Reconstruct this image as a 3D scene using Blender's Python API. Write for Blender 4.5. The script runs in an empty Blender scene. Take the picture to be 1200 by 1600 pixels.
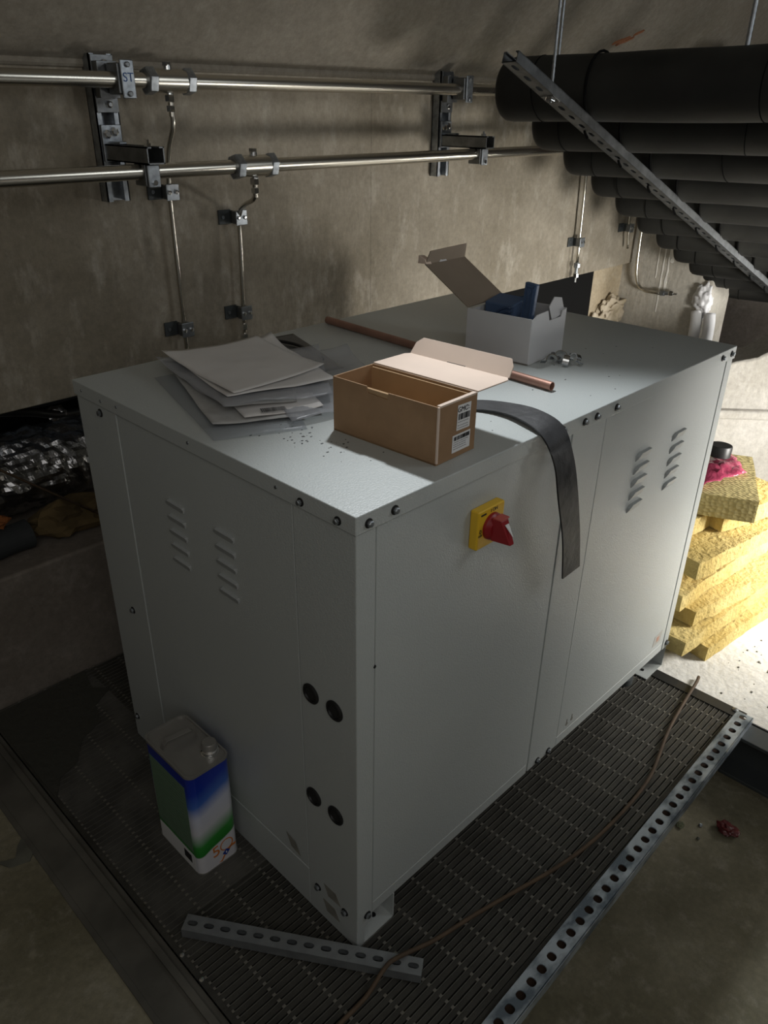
import bpy, bmesh, math, random
from mathutils import Vector, Matrix, noise
random.seed(7)
SC = bpy.context.scene
COL = SC.collection
PI = math.pi

# ------------------------------------------------------------------ camera
cd = bpy.data.cameras.new('camera')
cam = bpy.data.objects.new('camera', cd)
COL.objects.link(cam)
CAM_LOC = Vector((-0.6802, -0.7145, 1.5214))
yaw, pitch, roll = 0.7827, -0.4904, -0.0088
fw = Vector((math.cos(pitch)*math.cos(yaw), math.cos(pitch)*math.sin(yaw), math.sin(pitch)))
rt = fw.cross(Vector((0, 0, 1))).normalized()
dn = fw.cross(rt)
r2 = rt*math.cos(roll) + dn*math.sin(roll)
d2 = dn*math.cos(roll) - rt*math.sin(roll)
M = Matrix((r2, -d2, -fw)).transposed().to_4x4()
M.translation = CAM_LOC
cam.matrix_world = M
cd.sensor_fit = 'VERTICAL'
cd.sensor_height = 36.0
cd.lens = 1213.81/1600*36.0
cd.shift_x = 14.765/1600
cd.shift_y = 11.672/1600
cd.clip_start = 0.02
SC.camera = cam

# ------------------------------------------------------------------ world, lights, exposure
w = bpy.data.worlds.new('world'); SC.world = w; w.use_nodes = True
w.node_tree.nodes['Background'].inputs[0].default_value = (0.80, 0.90, 1.0, 1)
w.node_tree.nodes['Background'].inputs[1].default_value = 0.012
SC.view_settings.view_transform = 'Standard'
SC.view_settings.look = 'None'
SC.view_settings.gamma = 1.0
SC.view_settings.use_curve_mapping = False
SC.view_settings.exposure = 0.0

def aim(o, target):
    o.rotation_euler = (Vector(target) - o.location).to_track_quat('-Z', 'Y').to_euler()

def light(name, kind, loc, target, power, color, size=0.2, **kw):
    l = bpy.data.lights.new(name, kind); l.energy = power; l.color = color
    if kind == 'AREA': l.shape = 'DISK'; l.size = size
    else: l.shadow_soft_size = size
    for k, v in kw.items(): setattr(l, k, v)
    o = bpy.data.objects.new(name, l); COL.objects.link(o); o.location = loc; aim(o, target)
    return o
# lamp hanging above the cabinet, thrown towards the near corner
light('ceiling_spot_lamp', 'SPOT', (0.78, 0.64, 2.28), (0.27, -0.38, 0.9), 84, (0.93, 0.97, 1.0), 0.05, spot_size=math.radians(55), spot_blend=0.75)
# work lamp standing low on the floor to the right
light('work_lamp', 'AREA', (2.02, -0.80, 0.66), (2.20, 0.5, 0.15), 24, (1.0, 0.97, 0.91), 0.45, spread=math.radians(140))
# unseen fill light added behind the low plaster wall to brighten the end pier
light('end_pier_fill', 'AREA', (3.35, -0.30, 0.72), (2.9, 1.0, 0.8), 17, (1.0, 0.98, 0.94), 0.3, spread=math.radians(150))
# soft light out of view on the right, added for the long face
light('right_fill', 'AREA', (1.75, -1.55, 2.15), (0.75, 0.2, 0.8), 7.5, (0.92, 0.97, 1.0), 0.9)
# broad fill added behind the camera to lift the dark left side
light('rear_fill', 'AREA', (-1.15, -1.5, 2.25), (0.3, 0.7, 0.8), 12.5, (1.0, 0.98, 0.94), 2.4)

# ------------------------------------------------------------------ materials
MATS = {}
def nodes_of(m):
    nt = m.node_tree
    return nt, nt.nodes, nt.links
def mat(name, color, rough=0.5, metal=0.0, spec=0.5, noise_scale=None, var=0.0, var_color=None, bump=0.0, bump_scale=None, detail=6, coat=0.0, stretch=None, contrast=(0.35, 0.65)):
    m = bpy.data.materials.new(name); m.use_nodes = True
    nt, N, L = nodes_of(m)
    b = N['Principled BSDF']
    b.inputs['Base Color'].default_value = (*color, 1)
    b.inputs['Roughness'].default_value = rough
    b.inputs['Metallic'].default_value = metal
    b.inputs['Specular IOR Level'].default_value = spec
    b.inputs['Coat Weight'].default_value = coat
    tc = N.new('ShaderNodeTexCoord'); mp = N.new('ShaderNodeMapping')
    L.new(tc.outputs['Object'], mp.inputs[0])
    if stretch: mp.inputs['Scale'].default_value = stretch
    if noise_scale:
        n = N.new('ShaderNodeTexNoise'); n.inputs['Scale'].default_value = noise_scale; n.inputs['Detail'].default_value = detail
        L.new(mp.outputs[0], n.inputs[0])
        cr = N.new('ShaderNodeValToRGB')
        vc = var_color if var_color else tuple(c*(1-var) for c in color)
        cr.color_ramp.elements[0].position = contrast[0]; cr.color_ramp.elements[1].position = contrast[1]
        cr.color_ramp.elements[0].color = (*vc, 1); cr.color_ramp.elements[1].color = (*color, 1)
        L.new(n.outputs[0], cr.inputs[0]); L.new(cr.outputs[0], b.inputs['Base Color'])
    if bump:
        n2 = N.new('ShaderNodeTexNoise'); n2.inputs['Scale'].default_value = bump_scale or 50; n2.inputs['Detail'].default_value = 5
        L.new(mp.outputs[0], n2.inputs[0])
        bp = N.new('ShaderNodeBump'); bp.inputs['Strength'].default_value = bump; bp.inputs['Distance'].default_value = 0.01
        L.new(n2.outputs[0], bp.inputs['Height']); L.new(bp.outputs[0], b.inputs['Normal'])
    MATS[name] = m
    return m

def concrete(name, c1, c2, c3, streak=True, bump=0.35, scale=1.0, joint=None):
    m = bpy.data.materials.new(name); m.use_nodes = True
    nt, N, L = nodes_of(m); b = N['Principled BSDF']; b.inputs['Roughness'].default_value = 0.82
    g = N.new('ShaderNodeNewGeometry')
    mp = N.new('ShaderNodeMapping'); L.new(g.outputs['Position'], mp.inputs[0])
    mp2 = N.new('ShaderNodeMapping'); L.new(g.outputs['Position'], mp2.inputs[0]); mp2.inputs['Scale'].default_value = (1, 1, 0.42 if streak else 1)
    n1 = N.new('ShaderNodeTexNoise'); n1.inputs['Scale'].default_value = 2.2*scale; n1.inputs['Detail'].default_value = 8; n1.inputs['Roughness'].default_value = 0.6
    L.new(mp.outputs[0], n1.inputs[0])
    cr = N.new('ShaderNodeValToRGB'); e = cr.color_ramp.elements
    e[0].position = 0.36; e[0].color = (*c1, 1); e[1].position = 0.66; e[1].color = (*c2, 1)
    L.new(n1.outputs[0], cr.inputs[0])
    n2 = N.new('ShaderNodeTexNoise'); n2.inputs['Scale'].default_value = 16*scale; n2.inputs['Detail'].default_value = 6; n2.inputs['Roughness'].default_value = 0.7
    L.new(mp2.outputs[0], n2.inputs[0])
    cr2 = N.new('ShaderNodeValToRGB'); e = cr2.color_ramp.elements
    e[0].position = 0.52; e[0].color = (0, 0, 0, 1); e[1].position = 0.80; e[1].color = (0.8, 0.8, 0.8, 1)
    L.new(n2.outputs[0], cr2.inputs[0])
    mx = N.new('ShaderNodeMixRGB'); mx.inputs[2].default_value = (*c3, 1)
    L.new(cr2.outputs[0], mx.inputs[0]); L.new(cr.outputs[0], mx.inputs[1]); L.new(mx.outputs[0], b.inputs['Base Color'])
    # fine mottling and hairline marks of the trowelled surface
    n4 = N.new('ShaderNodeTexNoise'); n4.inputs['Scale'].default_value = 55*scale; n4.inputs['Detail'].default_value = 8; n4.inputs['Roughness'].default_value = 0.75
    L.new(mp.outputs[0], n4.inputs[0])
    mr = N.new('ShaderNodeMapRange'); mr.inputs['From Min'].default_value = 0.3; mr.inputs['From Max'].default_value = 0.7; mr.inputs['To Min'].default_value = 0.80; mr.inputs['To Max'].default_value = 1.16
    L.new(n4.outputs[0], mr.inputs[0])
    if joint is not None:
        sx = N.new('ShaderNodeSeparateXYZ'); L.new(g.outputs['Position'], sx.inputs[0])
        nj = N.new('ShaderNodeMath'); nj.operation = 'MULTIPLY_ADD'; nj.inputs[1].default_value = 0.006; L.new(n4.outputs[0], nj.inputs[0]); L.new(sx.outputs['X'], nj.inputs[2])
        cj = N.new('ShaderNodeMath'); cj.operation = 'COMPARE'; cj.inputs[1].default_value = joint+0.003; cj.inputs[2].default_value = 0.0018; L.new(nj.outputs[0], cj.inputs[0])
        dj = N.new('ShaderNodeMath'); dj.operation = 'MULTIPLY_ADD'; dj.inputs[1].default_value = -0.25; L.new(cj.outputs[0], dj.inputs[0]); L.new(mr.outputs[0], dj.inputs[2])
        mr_out = dj.outputs[0]
    else: mr_out = mr.outputs[0]
    vm = N.new('ShaderNodeVectorMath'); vm.operation = 'SCALE'; L.new(mx.outputs[0], vm.inputs[0]); L.new(mr_out, vm.inputs['Scale'])
    L.new(vm.outputs[0], b.inputs['Base Color'])
    n3 = N.new('ShaderNodeTexNoise'); n3.inputs['Scale'].default_value = 26*scale; n3.inputs['Detail'].default_value = 9
    L.new(mp2.outputs[0], n3.inputs[0])
    bp = N.new('ShaderNodeBump'); bp.inputs['Strength'].default_value = bump; bp.inputs['Distance'].default_value = 0.02
    L.new(n3.outputs[0], bp.inputs['Height']); L.new(bp.outputs[0], b.inputs['Normal'])
    MATS[name] = m
    return m

wall_m = concrete('wall_concrete', (0.215, 0.185, 0.135), (0.35, 0.31, 0.245), (0.50, 0.46, 0.39), joint=1.245)
ceil_m = concrete('ceiling_concrete', (0.27, 0.24, 0.19), (0.34, 0.305, 0.25), (0.40, 0.37, 0.31), streak=False, bump=0.25)
curb_m = concrete('curb_concrete', (0.17, 0.145, 0.12), (0.24, 0.21, 0.18), (0.30, 0.27, 0.24), streak=False, bump=0.15)
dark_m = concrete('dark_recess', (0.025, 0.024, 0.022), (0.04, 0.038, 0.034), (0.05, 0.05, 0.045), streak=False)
floor_m = concrete('pit_floor', (0.15, 0.135, 0.085), (0.27, 0.245, 0.17), (0.36, 0.335, 0.265), streak=False, bump=0.2, scale=1.3)
pale_m = concrete('pale_floor', (0.66, 0.65, 0.61), (0.80, 0.79, 0.75), (0.72, 0.71, 0.68), streak=False, bump=0.3, scale=1.5)
plaster_m = concrete('pale_plaster', (0.36, 0.34, 0.30), (0.47, 0.45, 0.42), (0.52, 0.50, 0.47), streak=True, bump=0.4)
beige_m = concrete('beige_render', (0.36, 0.29, 0.19), (0.45, 0.38, 0.27), (0.5, 0.44, 0.34), streak=False)

paint = mat('grey_powder_coat', (0.50, 0.53, 0.52), 0.38, spec=0.5, bump=0.16, bump_scale=330, noise_scale=3, var=0.04)
paint_dark = mat('grey_seam', (0.30, 0.32, 0.32), 0.6)
hood_m = mat('louver_grey', (0.40, 0.42, 0.42), 0.5)
black = mat('black_plastic', (0.012, 0.012, 0.012), 0.45)
rubber = mat('black_rubber_strap', (0.012, 0.012, 0.013), 0.55, noise_scale=9, var_color=(0.035, 0.035, 0.037), contrast=(0.42, 0.62), bump=0.25, bump_scale=30)
foam = mat('black_pipe_foam', (0.013, 0.013, 0.012), 0.62, spec=0.35, noise_scale=5, var_color=(0.028, 0.028, 0.025), bump=0.3, bump_scale=9)
zinc = mat('zinc_steel', (0.42, 0.45, 0.48), 0.40, 0.9, noise_scale=60, var=0.35, bump=0.1, bump_scale=60)
zinc_dark = mat('dull_zinc', (0.25, 0.26, 0.265), 0.42, 0.9, noise_scale=30, var=0.35, bump=0.1, bump_scale=80)
galv = mat('galvanised_steel', (0.56, 0.63, 0.69), 0.40, 0.55, noise_scale=26, var_color=(0.17, 0.21, 0.25), contrast=(0.40, 0.58), detail=10, bump=0.15, bump_scale=50, stretch=(0.5, 1, 1))
stain = mat('stainless_tube', (0.60, 0.57, 0.50), 0.27, 1.0)
bright = mat('bright_steel', (0.85, 0.86, 0.86), 0.16, 1.0)
copper = mat('copper_tube', (0.44, 0.25, 0.19), 0.5, 0.55, noise_scale=9, var_color=(0.30, 0.17, 0.13), bump=0.05, bump_scale=40)
card = mat('brown_cardboard', (0.33, 0.20, 0.105), 0.8, noise_scale=25, var=0.12, bump=0.12, bump_scale=70)
card_in = mat('cardboard_inside', (0.42, 0.27, 0.14), 0.85, noise_scale=10, var=0.15)
card_pale = mat('pale_cardboard', (0.72, 0.58, 0.48), 0.8, noise_scale=10, var=0.06)
card_tan = mat('tan_cardboard', (0.28, 0.225, 0.17), 0.85, noise_scale=12, var=0.12)
card_white = mat('white_cardboard', (0.60, 0.60, 0.61), 0.7, noise_scale=8, var=0.05)
paper = mat('white_paper', (0.72, 0.70, 0.68), 0.75, noise_scale=7, var=0.06, bump=0.12, bump_scale=12)
paper2 = mat('printed_paper', (0.50, 0.50, 0.49), 0.7, noise_scale=40, var=0.15)
label_m = mat('white_label', (0.80, 0.80, 0.80), 0.6)
ink = mat('black_ink', (0.02, 0.02, 0.022), 0.6)
grey_ink = mat('grey_ink', (0.28, 0.28, 0.29), 0.6)
blue_ink = mat('blue_marker', (0.02, 0.07, 0.22), 0.5)
blue_pl = mat('blue_plastic', (0.07, 0.115, 0.21), 0.42)
yellow = mat('yellow_plastic', (0.80, 0.50, 0.03), 0.42)
red = mat('red_plastic', (0.30, 0.015, 0.02), 0.38)
red_light = mat('pale_red_plastic', (0.55, 0.10, 0.09), 0.4)
pink = mat('pink_film', (0.42, 0.06, 0.12), 0.25, noise_scale=30, var=0.3, bump=0.6, bump_scale=35)
redfilm = mat('crushed_red_film', (0.16, 0.03, 0.03), 0.35, noise_scale=50, var=0.5)
grate_m = mat('dark_grating', (0.070, 0.067, 0.057), 0.55, 0.2, noise_scale=18, var_color=(0.042, 0.040, 0.034), bump=0.2, bump_scale=100)
grate_rod = mat('grating_cross_bar', (0.19, 0.18, 0.155), 0.5, 0.2)
dust_m = mat('grating_underlay', (0.014, 0.012, 0.010), 0.95, noise_scale=5, var_color=(0.03, 0.024, 0.018))
steel_dark = mat('painted_dark_steel', (0.075, 0.085, 0.088), 0.55, 0.2, noise_scale=6, var=0.25)
steel_frame = mat('grimy_floor_frame', (0.15, 0.142, 0.12), 0.7, 0.1, noise_scale=8, var=0.45)
hose_m = mat('brown_cable', (0.115, 0.075, 0.045), 0.7, noise_scale=20, var=0.3)
wool = mat('yellow_glass_wool', (0.62, 0.49, 0.20), 0.95, noise_scale=6, var_color=(0.50, 0.37, 0.12), bump=1.0, bump_scale=60, detail=10)
wool_top = mat('knit_glass_wool', (0.56, 0.46, 0.20), 0.95, noise_scale=8, var=0.15)
foamspray = mat('expanding_foam', (0.60, 0.52, 0.40), 0.8, noise_scale=12, var_color=(0.42, 0.35, 0.24), bump=0.8, bump_scale=14)
white_pipe = mat('white_plaster', (0.75, 0.75, 0.76), 0.6, bump=0.4, bump_scale=20)
foil = mat('crumpled_foil', (0.50, 0.50, 0.51), 0.30, 1.0, bump=1.0, bump_scale=16)
old_ins = mat('old_brown_insulation', (0.16, 0.11, 0.045), 0.9, noise_scale=12, var=0.5, bump=0.8, bump_scale=14)
orange_m = mat('orange_foam', (0.30, 0.10, 0.025), 0.8)
greyins = mat('dark_grey_foam', (0.030, 0.034, 0.036), 0.8, bump=0.3, bump_scale=20)
rust = mat('rust_patch', (0.38, 0.16, 0.08), 0.9)
leaf_m = mat('dull_green_scrap', (0.10, 0.11, 0.06), 0.8)
scrap_m = mat('dirty_paper_scrap', (0.16, 0.16, 0.13), 0.8, noise_scale=14, var=0.4)
tin_top = mat('tin_lid', (0.36, 0.35, 0.33), 0.42, 0.55, noise_scale=20, var=0.1)
tape_m = mat('tape_residue', (0.30, 0.29, 0.25), 0.7, noise_scale=30, var=0.4)
white_mark = mat('white_drip', (0.85, 0.83, 0.78), 0.8)

# knitted facing of the top board
def knit(m):
    nt, N, L = nodes_of(m); b = N['Principled BSDF']
    tc = N.new('ShaderNodeTexCoord')
    mp = N.new('ShaderNodeMapping'); mp.inputs['Scale'].default_value = (1.0, 0.55, 1.0); mp.inputs['Rotation'].default_value = (0, 0, 0.5); L.new(tc.outputs['Object'], mp.inputs[0])
    v1 = N.new('ShaderNodeTexVoronoi'); v1.inputs['Scale'].default_value = 95; v1.inputs['Randomness'].default_value = 0.45
    L.new(mp.outputs[0], v1.inputs[0])
    bp = N.new('ShaderNodeBump'); bp.inputs['Strength'].default_value = 0.8; bp.inputs['Distance'].default_value = 0.004
    L.new(v1.outputs['Distance'], bp.inputs['Height']); L.new(bp.outputs[0], b.inputs['Normal'])
knit(wool_top)

def film_mat(name, tint, opac, rough=0.25):
    m = bpy.data.materials.new(name); m.use_nodes = True
    nt, N, L = nodes_of(m); N.remove(N['Principled BSDF'])
    out = N['Material Output']
    t = N.new('ShaderNodeBsdfTransparent'); t.inputs[0].default_value = (0.93, 0.94, 0.95, 1)
    d = N.new('ShaderNodeBsdfPrincipled'); d.inputs['Base Color'].default_value = (*tint, 1); d.inputs['Roughness'].default_value = rough
    n = N.new('ShaderNodeTexNoise'); n.inputs['Scale'].default_value = 16
    tc = N.new('ShaderNodeTexCoord'); L.new(tc.outputs['Object'], n.inputs[0])
    bp = N.new('ShaderNodeBump'); bp.inputs['Strength'].default_value = 0.5; bp.inputs['Distance'].default_value = 0.01
    L.new(n.outputs[0], bp.inputs['Height']); L.new(bp.outputs[0], d.inputs['Normal'])
    mx = N.new('ShaderNodeMixShader'); mx.inputs[0].default_value = opac
    L.new(t.outputs[0], mx.inputs[1]); L.new(d.outputs[0], mx.inputs[2]); L.new(mx.outputs[0], out.inputs[0])
    return m
film = film_mat('clear_plastic_pouch', (0.60, 0.62, 0.65), 0.20)
film2 = film_mat('hazy_plastic_pouch', (0.58, 0.59, 0.62), 0.30)

def tin_mat():
    # lithographed tin: colour bands follow the height on the tin
    m = bpy.data.materials.new('printed_tin'); m.use_nodes = True
    nt, N, L = nodes_of(m); b = N['Principled BSDF']; b.inputs['Roughness'].default_value = 0.3; b.inputs['Coat Weight'].default_value = 0.3
    tc = N.new('ShaderNodeTexCoord'); sp = N.new('ShaderNodeSeparateXYZ'); L.new(tc.outputs['Object'], sp.inputs[0])
    nz = N.new('ShaderNodeTexNoise'); nz.inputs['Scale'].default_value = 9; L.new(tc.outputs['Object'], nz.inputs[0])
    a = N.new('ShaderNodeMath'); a.operation = 'MULTIPLY_ADD'; a.inputs[1].default_value = -0.35
    L.new(sp.outputs['X'], a.inputs[0]); L.new(sp.outputs['Z'], a.inputs[2])
    c = N.new('ShaderNodeMath'); c.operation = 'MULTIPLY_ADD'; c.inputs[1].default_value = 0.02
    L.new(nz.outputs[0], c.inputs[0]); L.new(a.outputs[0], c.inputs[2])
    mr = N.new('ShaderNodeMapRange'); mr.inputs['From Max'].default_value = 0.32; L.new(c.outputs[0], mr.inputs[0])
    cr = N.new('ShaderNodeValToRGB'); cr.color_ramp.elements.remove(cr.color_ramp.elements[1])
    e0 = cr.color_ramp.elements[0]; e0.position = 0; e0.color = (0.70, 0.70, 0.74, 1)
    for p_, c_ in ((0.235, (0.70, 0.70, 0.74)), (0.245, (0.02, 0.22, 0.025)), (0.33, (0.04, 0.30, 0.045)), (0.46, (0.66, 0.67, 0.72)), (0.60, (0.62, 0.65, 0.78)), (0.72, (0.06, 0.16, 0.55)), (0.84, (0.008, 0.035, 0.38)), (1.0, (0.006, 0.02, 0.30))):
        e = cr.color_ramp.elements.new(p_); e.color = (*c_, 1)
    L.new(mr.outputs[0], cr.inputs[0]); L.new(cr.outputs[0], b.inputs['Base Color'])
    return m
tin_m = tin_mat()
tin_panel = mat('green_text_panel', (0.16, 0.26, 0.17), 0.4, noise_scale=60, var=0.1)

# ------------------------------------------------------------------ mesh helpers
class MB:
    def __init__(self): self.bm = bmesh.new()
    def verts_faces(self, vs, fs):
        v = [self.bm.verts.new(p) for p in vs]
        for f in fs:
            try: self.bm.faces.new([v[i] for i in f])
            except ValueError: pass
        return v
    def box(self, x0, x1, y0, y1, z0, z1, T=None):
        vs = [Vector((x, y, z)) for x in (x0, x1) for y in (y0, y1) for z in (z0, z1)]
        if T: vs = [T @ v for v in vs]
        self.verts_faces(vs, [(0, 1, 3, 2), (4, 6, 7, 5), (0, 4, 5, 1), (2, 3, 7, 6), (0, 2, 6, 4), (1, 5, 7, 3)])
        return self
    def hull8(self, bot, top):
        self.verts_faces(list(bot)+list(top), [(0, 1, 2, 3), (7, 6, 5, 4), (0, 4, 5, 1), (1, 5, 6, 2), (2, 6, 7, 3), (3, 7, 4, 0)])
        return self
    def cyl(self, p0, p1, r0, r1=None, seg=20, cap=True):
        r1 = r0 if r1 is None else r1
        p0, p1 = Vector(p0), Vector(p1); a = (p1-p0).normalized()
        u = a.orthogonal().normalized(); v = a.cross(u)
        ra = [self.bm.verts.new(p0+r0*(math.cos(t)*u+math.sin(t)*v)) for t in [2*PI*i/seg for i in range(seg)]]
        rb = [self.bm.verts.new(p1+r1*(math.cos(t)*u+math.sin(t)*v)) for t in [2*PI*i/seg for i in range(seg)]]
        for i in range(seg): self.bm.faces.new((ra[i], ra[(i+1) % seg], rb[(i+1) % seg], rb[i]))
        if cap: self.bm.faces.new(ra[::-1]); self.bm.faces.new(rb)
        return self
    def lathe(self, p0, axis, prof, seg=24, cap=True):
        p0 = Vector(p0); a = Vector(axis).normalized(); u = a.orthogonal().normalized(); v = a.cross(u)
        rings = []
        for (h, r) in prof:
            rings.append([self.bm.verts.new(p0+a*h+r*(math.cos(t)*u+math.sin(t)*v)) for t in [2*PI*i/seg for i in range(seg)]])
        for A, B in zip(rings, rings[1:]):
            for i in range(seg): self.bm.faces.new((A[i], A[(i+1) % seg], B[(i+1) % seg], B[i]))
        if cap: self.bm.faces.new(rings[0][::-1]); self.bm.faces.new(rings[-1])
        return self
    def tube(self, pts, r, seg=10, smooth=4, flat=1.0):
        pts = [Vector(p) for p in pts]
        if smooth and len(pts) > 2:
            q = []
            P = [pts[0]*2-pts[1]]+pts+[pts[-1]*2-pts[-2]]
            for i in range(1, len(P)-2):
                for k in range(smooth):
                    t = k/smooth; a, b, c, d = P[i-1], P[i], P[i+1], P[i+2]
                    q.append(0.5*((2*b)+(c-a)*t+(2*a-5*b+4*c-d)*t*t+(3*b-a-3*c+d)*t**3))
            q.append(pts[-1]); pts = q
        rings = []; u = None
        for i, p in enumerate(pts):
            d = (pts[min(i+1, len(pts)-1)]-pts[max(i-1, 0)]).normalized()
            u = d.orthogonal().normalized() if u is None else (u-d*u.dot(d)).normalized()
            v = d.cross(u)
            rings.append([self.bm.verts.new(p+r*(math.cos(t)*u+math.sin(t)*v)) for t in [2*PI*k/seg for k in range(seg)]])
        for A, B in zip(rings, rings[1:]):
            for i in range(seg): self.bm.faces.new((A[i], A[(i+1) % seg], B[(i+1) % seg], B[i]))
        self.bm.faces.new(rings[0][::-1]); self.bm.faces.new(rings[-1])
        return self
    def prism(self, poly, off):
        n = len(poly); off = Vector(off)
        a = [self.bm.verts.new(Vector(p)) for p in poly]; b = [self.bm.verts.new(Vector(p)+off) for p in poly]
        self.bm.faces.new(a[::-1]); self.bm.faces.new(b)
        for i in range(n): self.bm.faces.new((a[i], a[(i+1) % n], b[(i+1) % n], b[i]))
        return self
    def perf(self, T, L, W, t, n, hx, hy, first=None, pitch=None):
        """perforated plate in local x (length) / y (width), z thickness t; n rounded holes"""
        pitch = L/n if pitch is None else pitch
        cl = L/n
        def cell(x0):
            cx = x0+cl/2; c = math.atan2(W/2, cl/2)
            an = []
            for q in range(4):
                base = [0, c*0.5, c, (c+PI/2)/2][:]
                if q == 0: an += [0, c*.5, c, (c+PI/2)/2]
                if q == 1: an += [PI/2, PI-(c+PI/2)/2, PI-c, PI-c*.5]
                if q == 2: an += [PI, PI+c*.5, PI+c, PI+(c+PI/2)/2]
                if q == 3: an += [1.5*PI, 2*PI-(c+PI/2)/2, 2*PI-c, 2*PI-c*.5]
            o, i = [], []
            for a in an:
                ca, sa = math.cos(a), math.sin(a)
                s = min((cl/2)/abs(ca) if abs(ca) > 1e-6 else 1e9, (W/2)/abs(sa) if abs(sa) > 1e-6 else 1e9)
                o.append((cx+ca*s, sa*s))
                pw = 2.6
                s2 = (abs(ca/hx)**pw+abs(sa/hy)**pw)**(-1/pw)
                i.append((cx+ca*s2, sa*s2))
            k = len(an); vs = []
            for z in (t, 0):
                vs += [T @ Vector((*p, z)) for p in o]+[T @ Vector((*p, z)) for p in i]
            fs = []
            for j in range(k):
                jn = (j+1) % k
                fs.append((j, jn, k+jn, k+j)); fs.append((2*k+jn, 2*k+j, 3*k+j, 3*k+jn)); fs.append((k+j, k+jn, 3*k+jn, 3*k+j))
            self.verts_faces(vs, fs)
        for q in range(n): cell(q*cl)
        bmesh.ops.remove_doubles(self.bm, verts=self.bm.verts, dist=1e-5)
        return self

WLOC = {}
def finish(name, mb, m, parent=None, smooth=False, bevel=0, bseg=2, recenter=True):
    bm = mb.bm if isinstance(mb, MB) else mb
    bmesh.ops.recalc_face_normals(bm, faces=bm.faces)
    me = bpy.data.meshes.new(name); 
    if recenter:
        xs = [v.co for v in bm.verts]
        lo = Vector([min(v[i] for v in xs) for i in range(3)]); hi = Vector([max(v[i] for v in xs) for i in range(3)])
        base = Vector(((lo.x+hi.x)/2, (lo.y+hi.y)/2, lo.z))
        for v in bm.verts: v.co -= base
    else: base = Vector((0, 0, 0))
    bm.to_mesh(me); bm.free()
    me.materials.append(m)
    o = bpy.data.objects.new(name, me); COL.objects.link(o)
    if smooth:
        for p in me.polygons: p.use_smooth = True
        if smooth != 'all':
            me.set_sharp_from_angle(angle=math.radians(38))
    if parent:
        o.parent = parent; o.location = base-WLOC[parent]
    else: o.location = base
    WLOC[o] = base
    if bevel:
        md = o.modifiers.new('bevel', 'BEVEL'); md.width = bevel; md.segments = bseg; md.limit_method = 'ANGLE'
        for p in me.polygons: p.use_smooth = True
        md.harden_normals = True
    return o
obj = finish

def tag(o, label=None, cat=None, group=None, kind=None):
    if label: o['label'] = label
    if cat: o['category'] = cat
    if group: o['group'] = group
    if kind: o['kind'] = kind
    return o
def thing(name, label, cat, loc, group=None):
    o = bpy.data.objects.new(name, None); COL.objects.link(o); o.location = loc; o.empty_display_size = 0.05
    WLOC[o] = Vector(loc)
    return tag(o, label, cat, group)
def struct(name, mb, m, **k):
    o = finish(name, mb, m, **k); o['kind'] = 'structure'; return o

def frame(o, x, z):
    """matrix: local x along x, local z along z (approximately), origin o"""
    x = Vector(x).normalized(); z = Vector(z); y = z.cross(x).normalized(); z = x.cross(y)
    m = Matrix((x, y, z)).transposed().to_4x4(); m.translation = Vector(o); return m

def text(name, s, m, parent, T, size, depth=0.0004, align='CENTER', italic=0):
    c = bpy.data.curves.new(name, 'FONT'); c.body = s; c.size = size; c.align_x = align; c.align_y = 'CENTER'; c.extrude = depth; c.shear = italic
    t = bpy.data.objects.new(name+'_tmp', c); COL.objects.link(t)
    bpy.context.view_layer.update()
    dg = bpy.context.evaluated_depsgraph_get()
    me = bpy.data.meshes.new_from_object(t.evaluated_get(dg))
    bpy.data.objects.remove(t); bpy.data.curves.remove(c)
    bm = bmesh.new(); bm.from_mesh(me); bpy.data.meshes.remove(me)
    for v in bm.verts: v.co = T @ v.co
    return finish(name, bm, m, parent)

# ------------------------------------------------------------------ the room
W_, D_, ZF = 1.305, 0.867, 0.074
WY = 1.23
# rear wall above the recess, with the rounded rib where it meets the vault
b = MB(); b.box(-3.2, 3.16, WY, WY+0.30, 0.835, 1.60)
struct('wall_rear', b, wall_m, bevel=0.004)
b = MB(); b.tube([(-3.2, WY+0.004, 1.602), (3.16, WY+0.004, 1.602)], 0.012, seg=12, smooth=0)
struct('trim_1', b, ceil_m)
b = MB(); b.box(-3.2, 3.16, WY, 2.1, -0.25, 0.392)
struct('wall_lower_curb', b, curb_m, bevel=0.01)
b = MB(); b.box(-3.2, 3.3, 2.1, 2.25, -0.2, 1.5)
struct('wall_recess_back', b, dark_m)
b = MB(); b.box(1.5, 2.798, WY+0.04, WY+0.06, 0.394, 0.83)  # black sheet put in to stand for the unlit dark of the recess
tag(finish('recess_shade_sheet', b, mat('recess_shade_black', (0.008, 0.008, 0.008), 0.9, spec=0.1)), 'black sheet added as the shade in the wall recess behind the white box', 'shade sheet')
b = MB(); b.box(2.80, 3.16, WY+0.045, 2.1, 0.392, 0.835)
struct('wall_recess_end', b, beige_m, bevel=0.006)
b = MB(); b.box(3.08, 3.30, 0.80, WY+0.3, -0.2, 1.60)
struct('wall_end_pier', b, concrete('end_pier_concrete', (0.42, 0.39, 0.33), (0.55, 0.52, 0.46), (0.62, 0.59, 0.53)), bevel=0.008)
b = MB(); b.box(3.8, 4.0, -4, 1.4, -0.2, 2.7)
struct('wall_passage', b, curb_m)
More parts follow.
